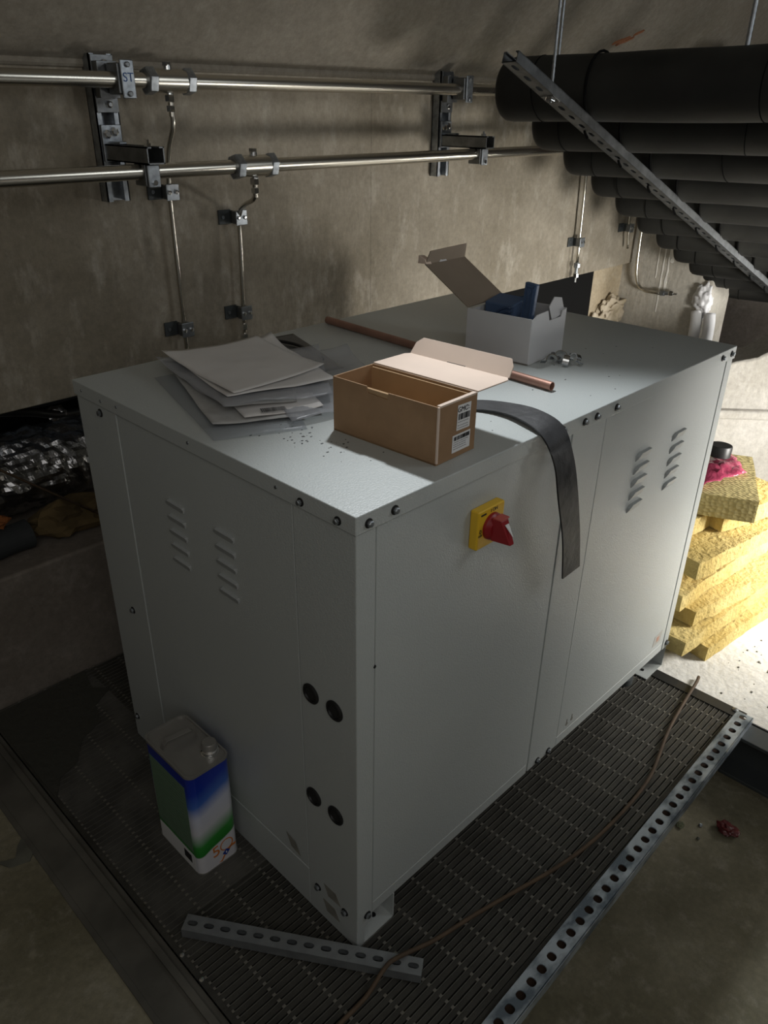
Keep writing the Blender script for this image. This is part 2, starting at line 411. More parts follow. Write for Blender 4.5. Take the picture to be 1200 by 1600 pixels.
# low plastered wall crossing behind the insulation boards
T = frame((2.62, 0.42, 0), (0.66, -0.75, 0), (0, 0, 1))
b = MB()
prof = [(-0.6, 0.47), (-0.25, 0.53), (-0.02, 0.60), (0.05, 0.615), (0.12, 0.66), (0.2, 0.69), (0.32, 0.68), (0.6, 0.66), (1.3, 0.64), (1.9, 0.64)]
poly = [(-0.6, -0.2)] + [(1.9, -0.2)] + [(x, z) for x, z in prof[::-1]]
b.prism([T @ Vector((x, 0.0, z)) for x, z in poly], (T.to_3x3() @ Vector((0, 0.18, 0))))
struct('wall_low_plaster', b, plaster_m, bevel=0.012, bseg=3)
b = MB(); b.box(-0.6, 1.9, -0.035, 0.02, 0.355, 0.395, T)
struct('trim_2', b, plaster_m, bevel=0.012, bseg=3)
# vaulted ceiling
cp = [(1.236, 1.60), (1.16, 1.66), (1.0, 1.83), (0.82, 2.12), (0.6, 2.42), (0.2, 2.75), (-0.4, 3.0), (-1.2, 3.1), (-2.2, 2.95), (-3.1, 2.5), (-3.6, 1.7), (-3.8, 0.8), (-3.85, -0.2)]
cq = [(y+0.05 if i else 1.45, z+0.2) for i, (y, z) in enumerate(cp)]
b = MB(); n = len(cp)
vs = [Vector((x, y, z)) for x in (-3.2, 4.0) for (y, z) in cp+cq[::-1]]
k = 2*n
fs = [tuple(range(k))[::-1], tuple(range(k, 2*k))] + [(i, (i+1) % k, k+(i+1) % k, k+i) for i in range(k)]
b.verts_faces(vs, fs)
o = struct('ceiling', b, ceil_m, smooth=True)
b = MB(); b.box(-3.4, -3.2, -3.8, 2.2, -0.25, 3.2)
struct('wall_left_end', b, curb_m)
# floors
b = MB(); b.box(-3.2, -0.372, -3.9, WY, -0.2, -0.004)
struct('floor', b, floor_m)
b = MB(); b.box(-0.372, 1.26, -3.9, WY, -0.25, -0.15)
struct('floor_pit', b, floor_m)
b = MB(); b.box(1.247, 4.0, -3.9, WY, -0.25, 0.0)
struct('floor_raised', b, pale_m)
# speckles of debris on the raised floor
b = MB()
rr = random.Random(4)
for i in range(80):
    x = rr.uniform(1.3, 1.95); y = rr.uniform(-0.42, -0.14); s = rr.uniform(0.0008, 0.003)
    b.box(x-s, x+s*rr.uniform(.5, 2), y-s, y+s, 0.0, s*0.8)
tag(obj('floor_grit', b, steel_frame), 'dark grit scattered over the pale lit floor', 'grit', kind='stuff')

# ------------------------------------------------------------------ frame round the grating
b = MB(); b.box(-0.3715, -0.285, -0.6, WY, -0.03, -0.001); b.box(-0.286, -0.269, -0.6, WY, -0.03, -0.007); b.box(-0.30, -0.285, -0.6, WY, -0.05, 0.006); b.box(-0.372, -0.36, -0.6, WY, -0.15, 0.0)
tag(obj('floor_frame', b, steel_frame, bevel=0.001), 'grimy flat steel frame along left edge of the grating', 'steel frame')
# C-shaped support beam on the right
b = MB(); b.box(1.165, 1.245, -3.0, -0.27, -0.012, -0.001); b.box(1.236, 1.245, -3.0, -0.27, -0.148, -0.001); b.box(1.165, 1.245, -3.0, -0.27, -0.15, -0.139)
tag(obj('support_beam', b, steel_dark, bevel=0.002), 'dark grey C-shaped steel beam supporting right end of the grating', 'steel beam')
b = MB(); b.box(-0.285, -0.27, -0.29, 1.22, -0.15, -0.04)
tag(obj('support_beam', b, steel_dark, bevel=0.002), 'dark steel beam under left end of the grating', 'steel beam')

# grating : closely spaced flat bars with cross rods
gr = thing('floor_grating', 'dark steel bar grating platform carrying the grey cabinet', 'grating', (0.5, 0.45, -0.03))
b = MB()
X0, X1, Y0, Y1 = -0.268, 1.262, -0.255, 1.222
P_ = 0.0152
ny = int((Y1-Y0)/P_)
for i in range(ny):
    y = Y0+i*P_
    b.box(X0, X1, y, y+0.0112, -0.028, -0.002)
obj('bearing_bars', b, grate_m, gr)
b = MB()  # light caught on the bar edges, put in as paler strips
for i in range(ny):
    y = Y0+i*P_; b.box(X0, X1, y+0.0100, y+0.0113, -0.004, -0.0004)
obj('lit_bar_edges', b, mat('lit_edge_steel', (0.17, 0.165, 0.145), 0.45, 0.4), gr)
b = MB()
nx = int((X1-X0)/0.076)
for j in range(nx+1):
    x = X0+0.01+j*0.076
    b.box(x, x+0.008, Y0, Y0+ny*P_, -0.026, -0.0035)
    for i in range(ny):
        y = Y0+i*P_
        b.box(x, x+0.007, y+0.0100, y+P_+0.0010, -0.004, -0.0002)
obj('cross_rods', b, grate_rod, gr)
b = MB(); b.box(X0, X0+0.012, Y0, Y1, -0.032, 0.0)
obj('edge_bar', b, grate_m, gr)
b = MB(); b.box(X1-0.028, X1+0.010, Y0-0.02, Y1, -0.035, 0.0015)
obj('end_plate', b, mat('blackened_steel', (0.03, 0.03, 0.028), 0.5, 0.3), gr)
b = MB(); b.box(X0, X1-0.03, Y0-0.012, Y0-0.002, -0.032, -0.001)
obj('edge_bar', b, grate_m, gr)
b = MB(); b.box(X0, X1, Y0, Y1, -0.040, -0.034)
obj('dust_tray', b, dust_m, gr)
b = MB(); b.box(X0+0.012, 0.03, 0.30, Y1, -0.02, -0.0011); b.box(X0+0.012, -0.13, 0.22, 0.30, -0.02, -0.0028); b.box(-0.13, 0.03, 0.28, 0.30, -0.02, -0.0028)
obj('packed_dust', b, mat('packed_grey_dust', (0.10, 0.096, 0.085), 0.95, noise_scale=10, var_color=(0.045, 0.043, 0.038), bump=0.4, bump_scale=40), gr)
# heavily soiled patch at the back left corner of the grating
b = MB(); pts = [(-0.262, 1.21), (0.02, 1.215), (0.0, 1.13), (0.035, 1.09), (-0.03, 1.05), (-0.05, 0.98), (-0.12, 0.95), (-0.17, 0.88), (-0.225, 0.86), (-0.262, 0.80)]
b.prism([(x, y, 0.0) for x, y in pts], (0, 0, 0.0012))
wet = mat('oily_dirt', (0.012, 0.012, 0.010), 0.55, noise_scale=18, var_color=(0.05, 0.05, 0.042), contrast=(0.72, 0.55), bump=0.4, bump_scale=40)
tag(obj('oily_dirt_patch', b, wet), 'black oily dirt caked on the grating in the far left corner', 'dirt', kind='stuff')
for (x, y) in ((-0.262, 0.24), (-0.262, 0.17)):
    b = MB(); b.lathe((x+0.0, y, -0.001), (0, 0, 1), [(0, 0.006), (0.003, 0.005), (0.004, 0.002)], 12)
    obj('screw', b, bright, gr)
b = MB(); b.lathe((1.262, -0.245, 0.0), (0, 0, 1), [(0, 0.009), (0.004, 0.009), (0.006, 0.004)], 12)
obj('bolt', b, zinc_dark, gr)

# ------------------------------------------------------------------ galvanised perforated channel at the grating edge
ch = thing('perforated_channel', 'long galvanised perforated steel channel along front edge of the grating', 'steel channel', (0.45, -0.30, -0.02))
P = 0.0358
ncell = 43
L_ = ncell*P
x_end = 1.240
dirv = Vector((1.187-0.078, -0.278+0.296, 0)).normalized()
start = Vector((1.2415, -0.2775, 0.017)) - dirv*L_
T = frame(start, dirv, (0, 0, 1))
b = MB(); b.perf(T, L_, 0.044, 0.003, ncell, 0.0094, 0.0094)
b.box(0, L_, -0.0235, -0.0205, -0.026, 0.003, T); b.box(0, L_, 0.0205, 0.022, -0.008, 0.002, T)
obj('perforated_web', b, galv, ch)
b = MB(); b.box(0, L_, -0.02, 0.02, -0.016, -0.012, T)  # rust-brown interior seen through the holes
obj('rusty_liner', b, mat('rusty_interior', (0.06, 0.035, 0.022), 0.9), ch)

# loose short slotted channel lying on the grating
sc_ = thing('slotted_strut_channel', 'short loose slotted strut channel lying askew on the grating by the cabinet corner', 'steel channel', (-0.085, 0.08, 0))
a0 = Vector((-0.225, 0.2835, 0.0)); a1 = Vector((0.054, -0.128, 0.0))
T = frame(a0+Vector((0, 0, 0.0225)), a1-a0, (0, 0, 1)); L_ = (a1-a0).length
b = MB(); b.perf(T, L_, 0.036, 0.0022, 14, 0.0112, 0.0058)
b.box(0, L_, -0.018, -0.0160, -0.0215, 0.0018, T); b.box(0, L_, 0.0160, 0.018, -0.0215, 0.0018, T)
obj('slotted_web', b, mat('loose_strut_zinc', (0.34, 0.36, 0.37), 0.45, 0.6, noise_scale=25, var=0.25), sc_)
b = MB(); b.box(0, L_, -0.016, -0.010, -0.0215, -0.0195, T); b.box(0, L_, 0.010, 0.016, -0.0215, -0.0195, T)
obj('return_lip', b, MATS['loose_strut_zinc'], sc_)

# ------------------------------------------------------------------ the cabinet
cab = thing('equipment_cabinet', 'large light grey sheet-metal equipment cabinet with louvres and rotary switch', 'cabinet', (W_/2, D_/2, 0))
g = 0.0012
b = MB(); b.box(0.004, W_-0.004, 0.004, D_-0.004, ZF, 0.992)
obj('carcass', b, paint_dark, cab)
# lid with skirt, overhangs slightly
b = MB(); b.box(-0.004, W_+0.004, -0.004, D_+0.006, 0.968, 1.0)
obj('lid', b, paint, cab, bevel=0.0022)
def panel(name, *a, bev=0.0018):
    b = MB(); b.box(*a); return obj(name, b, paint, cab, bevel=bev)
# right (long) face, y = 0
panel('corner_post', -0.001, 0.042-g, -0.001, 0.02, 0.052, 0.968)
panel('front_panel', 0.042+g, 0.575-g, 0.0, 0.02, 0.104+g, 0.968)
panel('centre_post', 0.575+g, 0.70-g, -0.001, 0.02, 0.078, 0.968)
panel('front_panel', 0.70+g, 1.271-g, 0.0, 0.02, 0.104+g, 0.968)
panel('corner_post', 1.271+g, W_, -0.001, 0.02, 0.074, 0.968)
panel('bottom_rail', 0.042+g, 0.575-g, 0.0005, 0.02, ZF, 0.104)
panel('bottom_rail', 0.70+g, 1.271-g, 0.0005, 0.02, ZF, 0.104)
# left (short) face, x = 0
panel('corner_post', -0.0012, 0.02, 0.0, 0.145-g, 0.0, 0.968)
panel('side_panel', 0.0, 0.02, 0.145+g, 0.70-g, 0.112+g, 0.968)
panel('corner_post', -0.0012, 0.02, 0.70+g, D_, 0.0, 0.968)
panel('bottom_rail', -0.0006, 0.02, 0.145-g*0, 0.70+g*0, 0.0, 0.112)
# rear and far faces
panel('rear_panel', 0.0, W_, D_-0.02, D_, ZF, 0.968)
panel('end_panel', W_-0.02, W_, 0.022, D_-0.022, ZF, 0.968)
# feet: U channel at the near end, L channel at the far end
b = MB(); b.box(0.0, 0.106, 0.0, D_, 0.0, 0.003); b.box(0.103, 0.106, 0.0, D_, 0.0, ZF)
ft = obj('foot_channel', b, paint, cab)
b = MB(); b.cyl((0.075, 0.03, 0.002), (0.075, 0.03, 0.0045), 0.0055, seg=14)
obj('foot_hole', b, black, ft)
b = MB(); b.box(1.204, 1.303, 0.0, D_, 0.0, 0.003); b.box(1.300, 1.303, 0.0, D_, 0.0, ZF)
ft = obj('foot_channel', b, paint, cab)
b = MB(); b.cyl((1.235, 0.03, 0.002), (1.235, 0.03, 0.0045), 0.0055, seg=14)
obj('foot_hole', b, black, ft)
b = MB(); b.lathe((1.15, 0.05, 0.0), (0, 0, 1), [(0, 0.03), (0.02, 0.03), (0.024, 0.012), (ZF, 0.012)], 20)
obj('rubber_mount', b, steel_dark, cab, smooth=True)

def hexbolt(p, nrm, r=0.0075, m=zinc_dark):
    p = Vector(p); nrm = Vector(nrm)
    b = MB(); b.lathe(p-nrm*0.001, nrm, [(0, r*1.45), (0.0022, r*1.45), (0.0026, r*1.3)], 18)
    h = obj('bolt', b, black if m is zinc_dark else m, cab, smooth=True)
    b = MB(); b.lathe(p, nrm, [(0.002, r), (0.0065, r), (0.0075, r*0.75)], 6)
    obj('bolt_head', b, zinc, h)
for (x, z) in ((0.022, 0.982), (0.077, 0.984), (0.608, 0.984), (0.652, 0.984), (0.728, 0.984), (0.531, 0.988), (1.231, 0.984), (1.284, 0.984)):
    hexbolt((x, -0.004, z), (0, -1, 0), 0.0055)
for (x, z) in ((0.026, 0.084), (0.617, 0.088), (0.664, 0.088), (1.292, 0.094)): hexbolt((x, -0.001, z), (0, -1, 0), 0.0062)
for (y, z) in ((0.034, 0.981), (0.119, 0.981)): hexbolt((-0.004, y, z), (-1, 0, 0), 0.005)
for (y, z) in ((0.767, 0.952), (0.768, 0.456), (0.847, 0.075), (0.117, 0.082), (0.035, 0.083)): hexbolt((-0.001, y, z), (-1, 0, 0), 0.0062)
for (y, z) in ((0.18, 0.985), (0.431, 0.986), (0.835, 0.984), (0.752, 0.982), (0.687, 0.986)):
    b = MB(); b.lathe((-0.0035, y, z), (-1, 0, 0), [(0, 0.0034), (0.0015, 0.003), (0.002, 0.001)], 12)
    obj('rivet', b, zinc, cab, smooth=True)
b = MB(); b.cyl((0.0405, 0.001, 0.705), (0.0405, -0.0018, 0.705), 0.003, seg=10); obj('screw_hole', b, black, cab)
# pressed louvres
def louver_x(y, z, w=0.062, h=0.015, d=-0.006):    # on the left face, normal -x
    b = MB(); hw = w/2
    base = [(-hw, -h/2), (hw*0.9, -h/2), (hw, -h*0.1), (hw, h/2), (-hw*0.8, h/2), (-hw, h*0.15)]
    lip = [(-hw*0.9, -h*0.42), (hw*0.85, -h*0.42), (hw*0.93, -h*0.05), (hw*0.93, h*0.46), (-hw*0.75, h*0.46), (-hw*0.92, h*0.12)]
    vs = [(0.0005, y-a, z+c) for a, c in base]+[((-0.0065 if c > 0.1*h else -0.002), y-a, z+c) for a, c in lip]
    n = 6
    b.verts_faces(vs, [(i, (i+1) % n, n+(i+1) % n, n+i) for i in range(n)]+[tuple(range(n, 2*n))])
    return obj('louver', b, hood_m, cab, bevel=0.0006)
def louver_y(x, z, w=0.062, h=0.020, d=0.009):    # on the right face, normal -y
    b = MB(); hw = w/2
    base = [(-hw, -h/2), (hw*0.9, -h/2), (hw, -h*0.3), (hw, h/2), (-hw*0.55, h/2), (-hw*0.88, h*0.15)]
    lip = [(-hw*0.93, -h*0.42), (hw*0.85, -h*0.42), (hw*0.95, -h*0.25), (hw*0.95, h*0.46), (-hw*0.5, h*0.46), (-hw*0.80, h*0.12)]
    vs = [(x+a, 0.0005, z+c) for a, c in base]+[(x+a, (-0.0075 if c > 0.1*h else -0.002), z+c) for a, c in lip]
    n = 6
    b.verts_faces(vs, [(i, (i+1) % n, n+(i+1) % n, n+i) for i in range(n)]+[tuple(range(n, 2*n))])
    return obj('louver', b, hood_m, cab, bevel=0.0006)
for yc in (0.508, 0.346):
    for k in range(5): louver_x(yc, 0.829-k*0.0325)
for xc, dz in ((0.895, 0), (1.068, 0)):
    for k in range(5): louver_y(xc, 0.829-k*0.0325)
# cable glands
for (y, z) in ((0.115, 0.602), (0.053, 0.602), (0.118, 0.345), (0.056, 0.344)):
    b = MB(); b.lathe((0.0, y, z), (-1, 0, 0), [(0, 0.0205), (0.0035, 0.0205), (0.0055, 0.018), (0.0055, 0.015), (0.001, 0.0138)], 32, cap=False)
    gl = obj('grommet', b, black, cab, smooth=True)
    b = MB(); b.cyl((0.0, y, z), (-0.0022, y, z), 0.0142, seg=28)
    obj('membrane', b, mat('dark_membrane', (0.02, 0.02, 0.02), 0.6) if 'dark_membrane' not in MATS else MATS['dark_membrane'], gl)
# residue of tape on the left face and small marks on the right face
for pts in (((0.215, 0.166), (0.185, 0.158), (0.17, 0.128), (0.20, 0.135)), ((0.098, 0.112), (0.062, 0.112), (0.047, 0.086), (0.085, 0.084)), ((0.102, 0.062), (0.066, 0.062), (0.05, 0.034), (0.09, 0.032))):
    b = MB(); b.prism([(-0.0015, y, z) for y, z in pts], (-0.0004, 0, 0)); obj('tape_residue', b, tape_m, cab)
b = MB(); b.prism([(1.194, -0.0002, 0.125), (1.243, -0.0002, 0.125), (1.247, -0.0002, 0.165), (1.20, -0.0002, 0.16)], (0, -0.0004, 0)); st = obj('sticker', b, mat('faded_sticker', (0.44, 0.43, 0.40), 0.6), cab)
b = MB(); b.box(1.214, 1.23, -0.0010, -0.0005, 0.135, 0.152); obj('sticker_print', b, mat('faded_red', (0.5, 0.28, 0.2), 0.6), st)
b = MB()
for (x, z) in ((0.742, 0.125), (0.765, 0.128)): b.lathe((x, -0.0002, z), (0, -1, 0), [(0, 0.0055), (0.0004, 0.0055)], 12); b.box(x-0.002, x+0.002, -0.0006, 0.0, z+0.004, z+0.016)
obj('punch_mark', b, tape_m, cab)
# rotary isolator
ix, iz = 0.3065, 0.8755
b = MB(); b.box(ix-0.037, ix+0.037, -0.019, -0.0, iz-0.038, iz+0.038)
iso = obj('isolator_switch', b, yellow, cab, bevel=0.0035, bseg=3); iso['label'] = 'yellow square isolator switch plate with red rotary handle'
b = MB(); b.lathe((ix+0.002, -0.019, iz), (0, -1, 0), [(0, 0.0255), (0.005, 0.0250), (0.007, 0.023), (0.012, 0.017)], 36)
obj('rotary_collar', b, red, iso, smooth=True)
b = MB()
vs = [(-0.013, -0.014), (0.013, -0.014), (0.014, 0.016), (-0.014, 0.016)]
b.hull8([(ix+0.002+a, -0.028, iz+c) for a, c in ((-0.013, -0.022), (0.013, -0.022), (0.014, 0.022), (-0.014, 0.022))],
        [(ix+0.002+a, y, iz+c) for a, y, c in ((-0.006, -0.066, -0.021), (0.006, -0.066, -0.021), (0.010, -0.046, 0.021), (-0.010, -0.046, 0.021))])
hd = obj('rotary_handle', b, red, iso, bevel=0.002)
b = MB(); b.box(ix-0.010, ix+0.014, -0.0465, -0.030, iz+0.0215, iz+0.0235); obj('handle_inset', b, red_light, iso)
b = MB(); b.prism([(ix-0.003, -0.0500, iz+0.014), (ix+0.007, -0.0500, iz+0.014), (ix+0.002, -0.0655, iz-0.006)], (0, -0.0012, 0.0006)); obj('pointer_mark', b, label_m, iso)
TT = frame((ix+0.006, -0.0193, iz+0.031), (1, 0, 0), (0, -1, 0))
text('lettering', 'I ON', ink, iso, TT, 0.009)
TT = frame((ix-0.029, -0.0193, iz-0.002), (1, 0, 0), (0, -1, 0)); text('lettering', '0', ink, iso, TT, 0.012)
TT = frame((ix-0.029, -0.0193, iz-0.010), (1, 0, 0), (0, -1, 0)); text('lettering', 'OFF', ink, iso, TT, 0.006)
b = MB(); b.box(ix-0.030, ix-0.016, -0.0196, -0.019, iz+0.028, iz+0.031); obj('maker_bar', b, ink, iso)

# ------------------------------------------------------------------ brown cardboard box
def R2(o, ang): 
    m = Matrix.Rotation(ang, 4, 'Z'); m.translation = Vector(o); return m
bx = thing('cardboard_box', 'open brown cardboard box with barcode labels on top of the cabinet', 'box', (0.265, 0.15, 1.0))
# local frame: x = depth of the box, y = length
T = R2((0.2137, 0.0345, 1.0005), math.radians(2.6))
bw, bl, bh, t = 0.105, 0.236, 0.1005, 0.0028
b = MB(); b.box(0, bw, 0, bl, 0, t, T); obj('bottom_panel', b, card_in, bx)
# front wall (faces -x) with shallow notch for the tuck
b = MB()
pr = [(0, 0), (bl, 0), (bl, bh), (bl*0.66, bh), (bl*0.645, bh-0.011), (bl*0.46, bh-0.013), (bl*0.45, bh-0.001), (0, bh)]
b.prism([T @ Vector((0, y, z)) for y, z in pr], T.to_3x3() @ Vector((t, 0, 0)))
fr = obj('long_wall', b, card, bx, bevel=0.0006)
b = MB(); b.box(bw-t, bw, 0, bl, 0, bh, T); obj('long_wall', b, card, bx, bevel=0.0006)
b = MB(); b.box(t, bw-t, -0.0005, t*1.3, 0, bh, T); ew = obj('short_wall', b, card, bx, bevel=0.0006)
b = MB(); b.box(t, bw-t, bl-t, bl+0.0005, 0, bh, T); obj('short_wall', b, card, bx, bevel=0.0006)
b = MB(); b.box(t*0.6, t*2.6, t*1.3, bl-t, t, bh-0.004, T); b.box(bw-t*2.6, bw-t, t*1.3, bl-t, t, bh-0.004, T); obj('inner_lining', b, card_in, bx)
b = MB(); b.box(t*1.5, bw-t*1.5, -0.0009, t*2.4, bh-0.002, bh+0.0015, T); obj('folded_edge', b, card_pale, bx, bevel=0.0006)
b = MB(); b.box(-0.0006, t, -0.0015, 0.0015, 0.004, bh, T); obj('glue_flap_edge', b, card_pale, bx)
# lid opened outwards
Lm = T @ Matrix.Translation((bw, 0, bh)) @ Matrix.Rotation(math.radians(1), 4, 'Y')
b = MB(); b.prism([Lm @ Vector(p) for p in ((0, -0.001, 0), (0.088, -0.001, 0), (0.101, 0.008, 0), (0.101, bl-0.008, 0), (0.088, bl, 0), (0, bl, 0))], Lm.to_3x3() @ Vector((0, 0, 0.0025)))
ld = obj('lid_panel', b, card_pale, bx, bevel=0.0006)
Fm = Lm @ Matrix.Translation((0.100, 0, 0.001)) @ Matrix.Rotation(math.radians(-52), 4, 'Y')
b = MB(); b.prism([Fm @ Vector(p) for p in ((0, 0.004, 0), (0.022, 0.006, 0), (0.036, 0.016, 0), (0.036, bl-0.020, 0), (0.024, bl-0.008, 0), (0, bl-0.006, 0))], Fm.to_3x3() @ Vector((0, 0, 0.0022)))
obj('tuck_flap', b, card_pale, bx, bevel=0.0006)
b = MB(); b.box(0.0985, 0.1015, bl*0.42, bl*0.60, 0.0022, 0.0034, Lm); obj('lock_slot', b, ink, bx)
# labels on the short wall (facing -y)
def lab(u0, u1, z0, z1, rot, parent, bars, rows):
    TL = T @ frame(((u0+u1)/2, -0.0009, (z0+z1)/2), (math.cos(rot), 0, math.sin(rot)), (0, -1, 0))
    hw, hh = (u1-u0)/2, (z1-z0)/2
    b = MB(); b.box(-hw, hw, -hh, hh, 0, 0.0004, TL); l = obj('address_label', b, label_m, parent, bevel=0.0002)
    rr = random.Random(bars)
    b = MB(); x = -hw*0.86; y0, y1 = rows['bar']
    while x < hw*0.86:
        wd = rr.choice((0.0004, 0.0006, 0.001)); b.box(x, min(x+wd, hw*.9), y0*hh, y1*hh, 0.0003, 0.0007, TL); x += wd+rr.choice((0.0004, 0.0006, 0.0012))
    obj('barcode', b, ink, l)
    b = MB()
    for y in rows['text']:
        x = -hw*0.86
        while x < hw*0.55:
            wd = rr.uniform(0.0012, 0.005); b.box(x, x+wd, y*hh-0.0007, y*hh+0.0007, 0.0003, 0.0006, TL); x += wd+0.0011
    obj('fine_print', b, grey_ink, l)
    return l, TL, hw, hh
l, TL, hw, hh = lab(0.050, 0.086, 0.047, 0.091, -0.03, ew, 3, dict(bar=(-0.18, 0.3), text=(-0.35, -0.62, -0.82)))
text('maker_lettering', 'GMC', ink, l, TL @ Matrix.Translation((-0.005, hh*0.62, 0.0005)), 0.0125, italic=0.2)
b = MB(); b.box(0.007, 0.015, hh*.5, hh*.56, 0.0003, 0.0006, TL); b.box(0.007, 0.014, hh*.68, hh*.74, 0.0003, 0.0006, TL); obj('fine_print', b, grey_ink, l)
lab(0.040, 0.089, 0.010, 0.041, 0.0, ew, 9, dict(bar=(0.35, 0.8), text=(0.15, -0.1, -0.35, -0.62)))

# ------------------------------------------------------------------ white cardboard box with blue plastic tools
wb = thing('cardboard_box', 'open white cardboard box with tan lid holding blue plastic tools', 'box', (0.87, 0.34, 1.0))
T = R2((0.785, 0.2575, 1.0005), math.radians(4.5)) 
ww, wl, wh, t = 0.160, 0.172, 0.104, 0.003
b = MB(); b.box(0, ww, 0, wl, 0, t, T); obj('bottom_panel', b, card_tan, wb)
for nm, a in (('side_wall', (0, t, 0, wl, 0, wh)), ('side_wall', (ww-t, ww, 0, wl, 0, wh)), ('end_wall', (t, ww-t, wl-t, wl, 0, wh-0.004))):
    b = MB(); b.box(*a, T); obj(nm, b, card_white, wb, bevel=0.0006)
b = MB(); pr = [(t*0.5, 0), (ww-t, 0), (ww-t, wh-0.002), (ww*0.88, wh-0.002), (ww*0.84, wh-0.016), (ww*0.5, wh-0.016), (ww*0.44, wh+0.008), (ww*0.15, wh+0.006), (t*0.5, wh-0.004)]
b.prism([T @ Vector((x, -0.0008, z)) for x, z in pr], T.to_3x3() @ Vector((0, t, 0))); obj('end_wall', b, card_white, wb, bevel=0.0006)
b = MB(); b.prism([T @ Vector(p) for p in ((ww*0.62, 0.003, wh-0.02), (ww*0.98, 0.003, wh-0.01), (ww*0.98, 0.014, wh+0.022), (ww*0.8, 0.018, wh+0.027), (ww*0.60, 0.012, wh+0.010))], (0.001, 0.003, 0)); obj('torn_flap', b, card_white, wb, bevel=0.0005)
# lid hinged on the far short side, leaning back
h0 = T @ Vector((0, wl, wh)); h1 = T @ Vector((ww, wl, wh))
out = Vector((-0.012, 0.128, 0.082))
b = MB(); q = [h0, h1, h1+out*0.98, h0+out]
nrm = (h1-h0).cross(out).normalized()*0.003
b.prism(q, nrm); obj('lid_panel', b, card_tan, wb, bevel=0.0006)
o0, o1 = h0+out, h1+out*0.98
up = Vector((0.004, -0.005, 0.034))
dd = (o1-o0)
b = MB(); b.prism([o0+dd*0.0, o1-dd*0.0, o1-dd*0.04+up, o0+dd*0.06+up*0.9], (0, -0.003, 0)); obj('tuck_flap', b, card_tan, wb, bevel=0.0006)
b = MB(); b.prism([o0+dd*0.33+Vector((0, -0.0035, 0.001)), o0+dd*0.52+Vector((0, -0.0035, 0.001)), o0+dd*0.48+Vector((0, -0.002, 0.008)), o0+dd*0.36+Vector((0, -0.003, 0.006))], (0, -0.001, 0)); obj('lock_slot', b, card_white, wb)
b = MB(); b.prism([o0+Vector((-0.001, -0.006, 0.002)), o0+Vector((-0.002, 0.020, 0.001)), o0+Vector((-0.002, 0.018, 0.020)), o0+Vector((-0.001, 0.000, 0.012))], (0.02, 0.0, -0.002)); obj('dust_flap', b, card_pale, wb, bevel=0.0005)
# blue plastic items inside
bh_ = thing('pipe_cutter', 'dark blue grooved plastic handle standing upright in the white box', 'tool', (0.845, 0.325, 1.01))
Tb = frame((0.847, 0.318, 1.018), (0.10, 1, 0.06), (0.02, -0.05, 1))
b = MB(); b.box(-0.017, 0.017, -0.006, 0.006, 0, 0.150, Tb); obj('handle_body', b, blue_pl, bh_, bevel=0.003, bseg=3)
b = MB(); b.box(-0.0125, -0.0095, 0.005, 0.0085, 0.06, 0.144, Tb); b.box(0.0095, 0.0125, 0.005, 0.0085, 0.06, 0.144, Tb); b.box(-0.0125, 0.0125, 0.005, 0.0085, 0.141, 0.145, Tb); b.box(-0.0025, 0.0025, 0.005, 0.0080, 0.095, 0.128, Tb); b.cyl(Tb @ Vector((0, 0.004, 0.132)), Tb @ Vector((0, 0.0085, 0.132)), 0.007, seg=14)
obj('raised_rib', b, blue_pl, bh_)
bk = thing('bending_former', 'dark blue plastic block with curved ribs lying in the white box', 'tool', (0.87, 0.395, 1.02))
Tb = frame((0.862, 0.392, 1.045), (0.12, -1, -0.04), (-0.15, 0.1, 1))
b = MB(); b.box(-0.038, 0.036, -0.02, 0.05, -0.03, 0.070, Tb); obj('block_body', b, blue_pl, bk, bevel=0.004)
b = MB()
for r in (0.030, 0.040, 0.050):
    b.tube([Tb @ Vector((0.034-r*math.cos(a), 0.051, 0.020+r*math.sin(a))) for a in [PI/2*i/8 for i in range(9)]], 0.0022, seg=8, smooth=0)
    b.tube([Tb @ Vector((0.034-r*math.cos(a), -0.021, 0.016+r*math.sin(a))) for a in [PI/2*i/8 for i in range(9)]], 0.0028, seg=8, smooth=0)
obj('curved_rib', b, mat('blue_plastic_rib', (0.045, 0.075, 0.15), 0.4), bk, smooth='all')

# ------------------------------------------------------------------ copper tube
b = MB(); A = Vector((0.712, 0.855, 1.0103)); B = Vector((0.6745, 0.119, 1.0103)); ax = (A-B).normalized()
b.lathe(B, ax, [(0.0, 0.0078), (0.0, 0.0095), ((A-B).length, 0.0095), ((A-B).length, 0.0078), (0.0, 0.0078)], 24, cap=False)
bmesh.ops.remove_doubles(b.bm, verts=b.bm.verts, dist=1e-6)
tag(obj('copper_pipe', b, copper, smooth=True), 'straight length of copper pipe lying across the cabinet top', 'pipe')

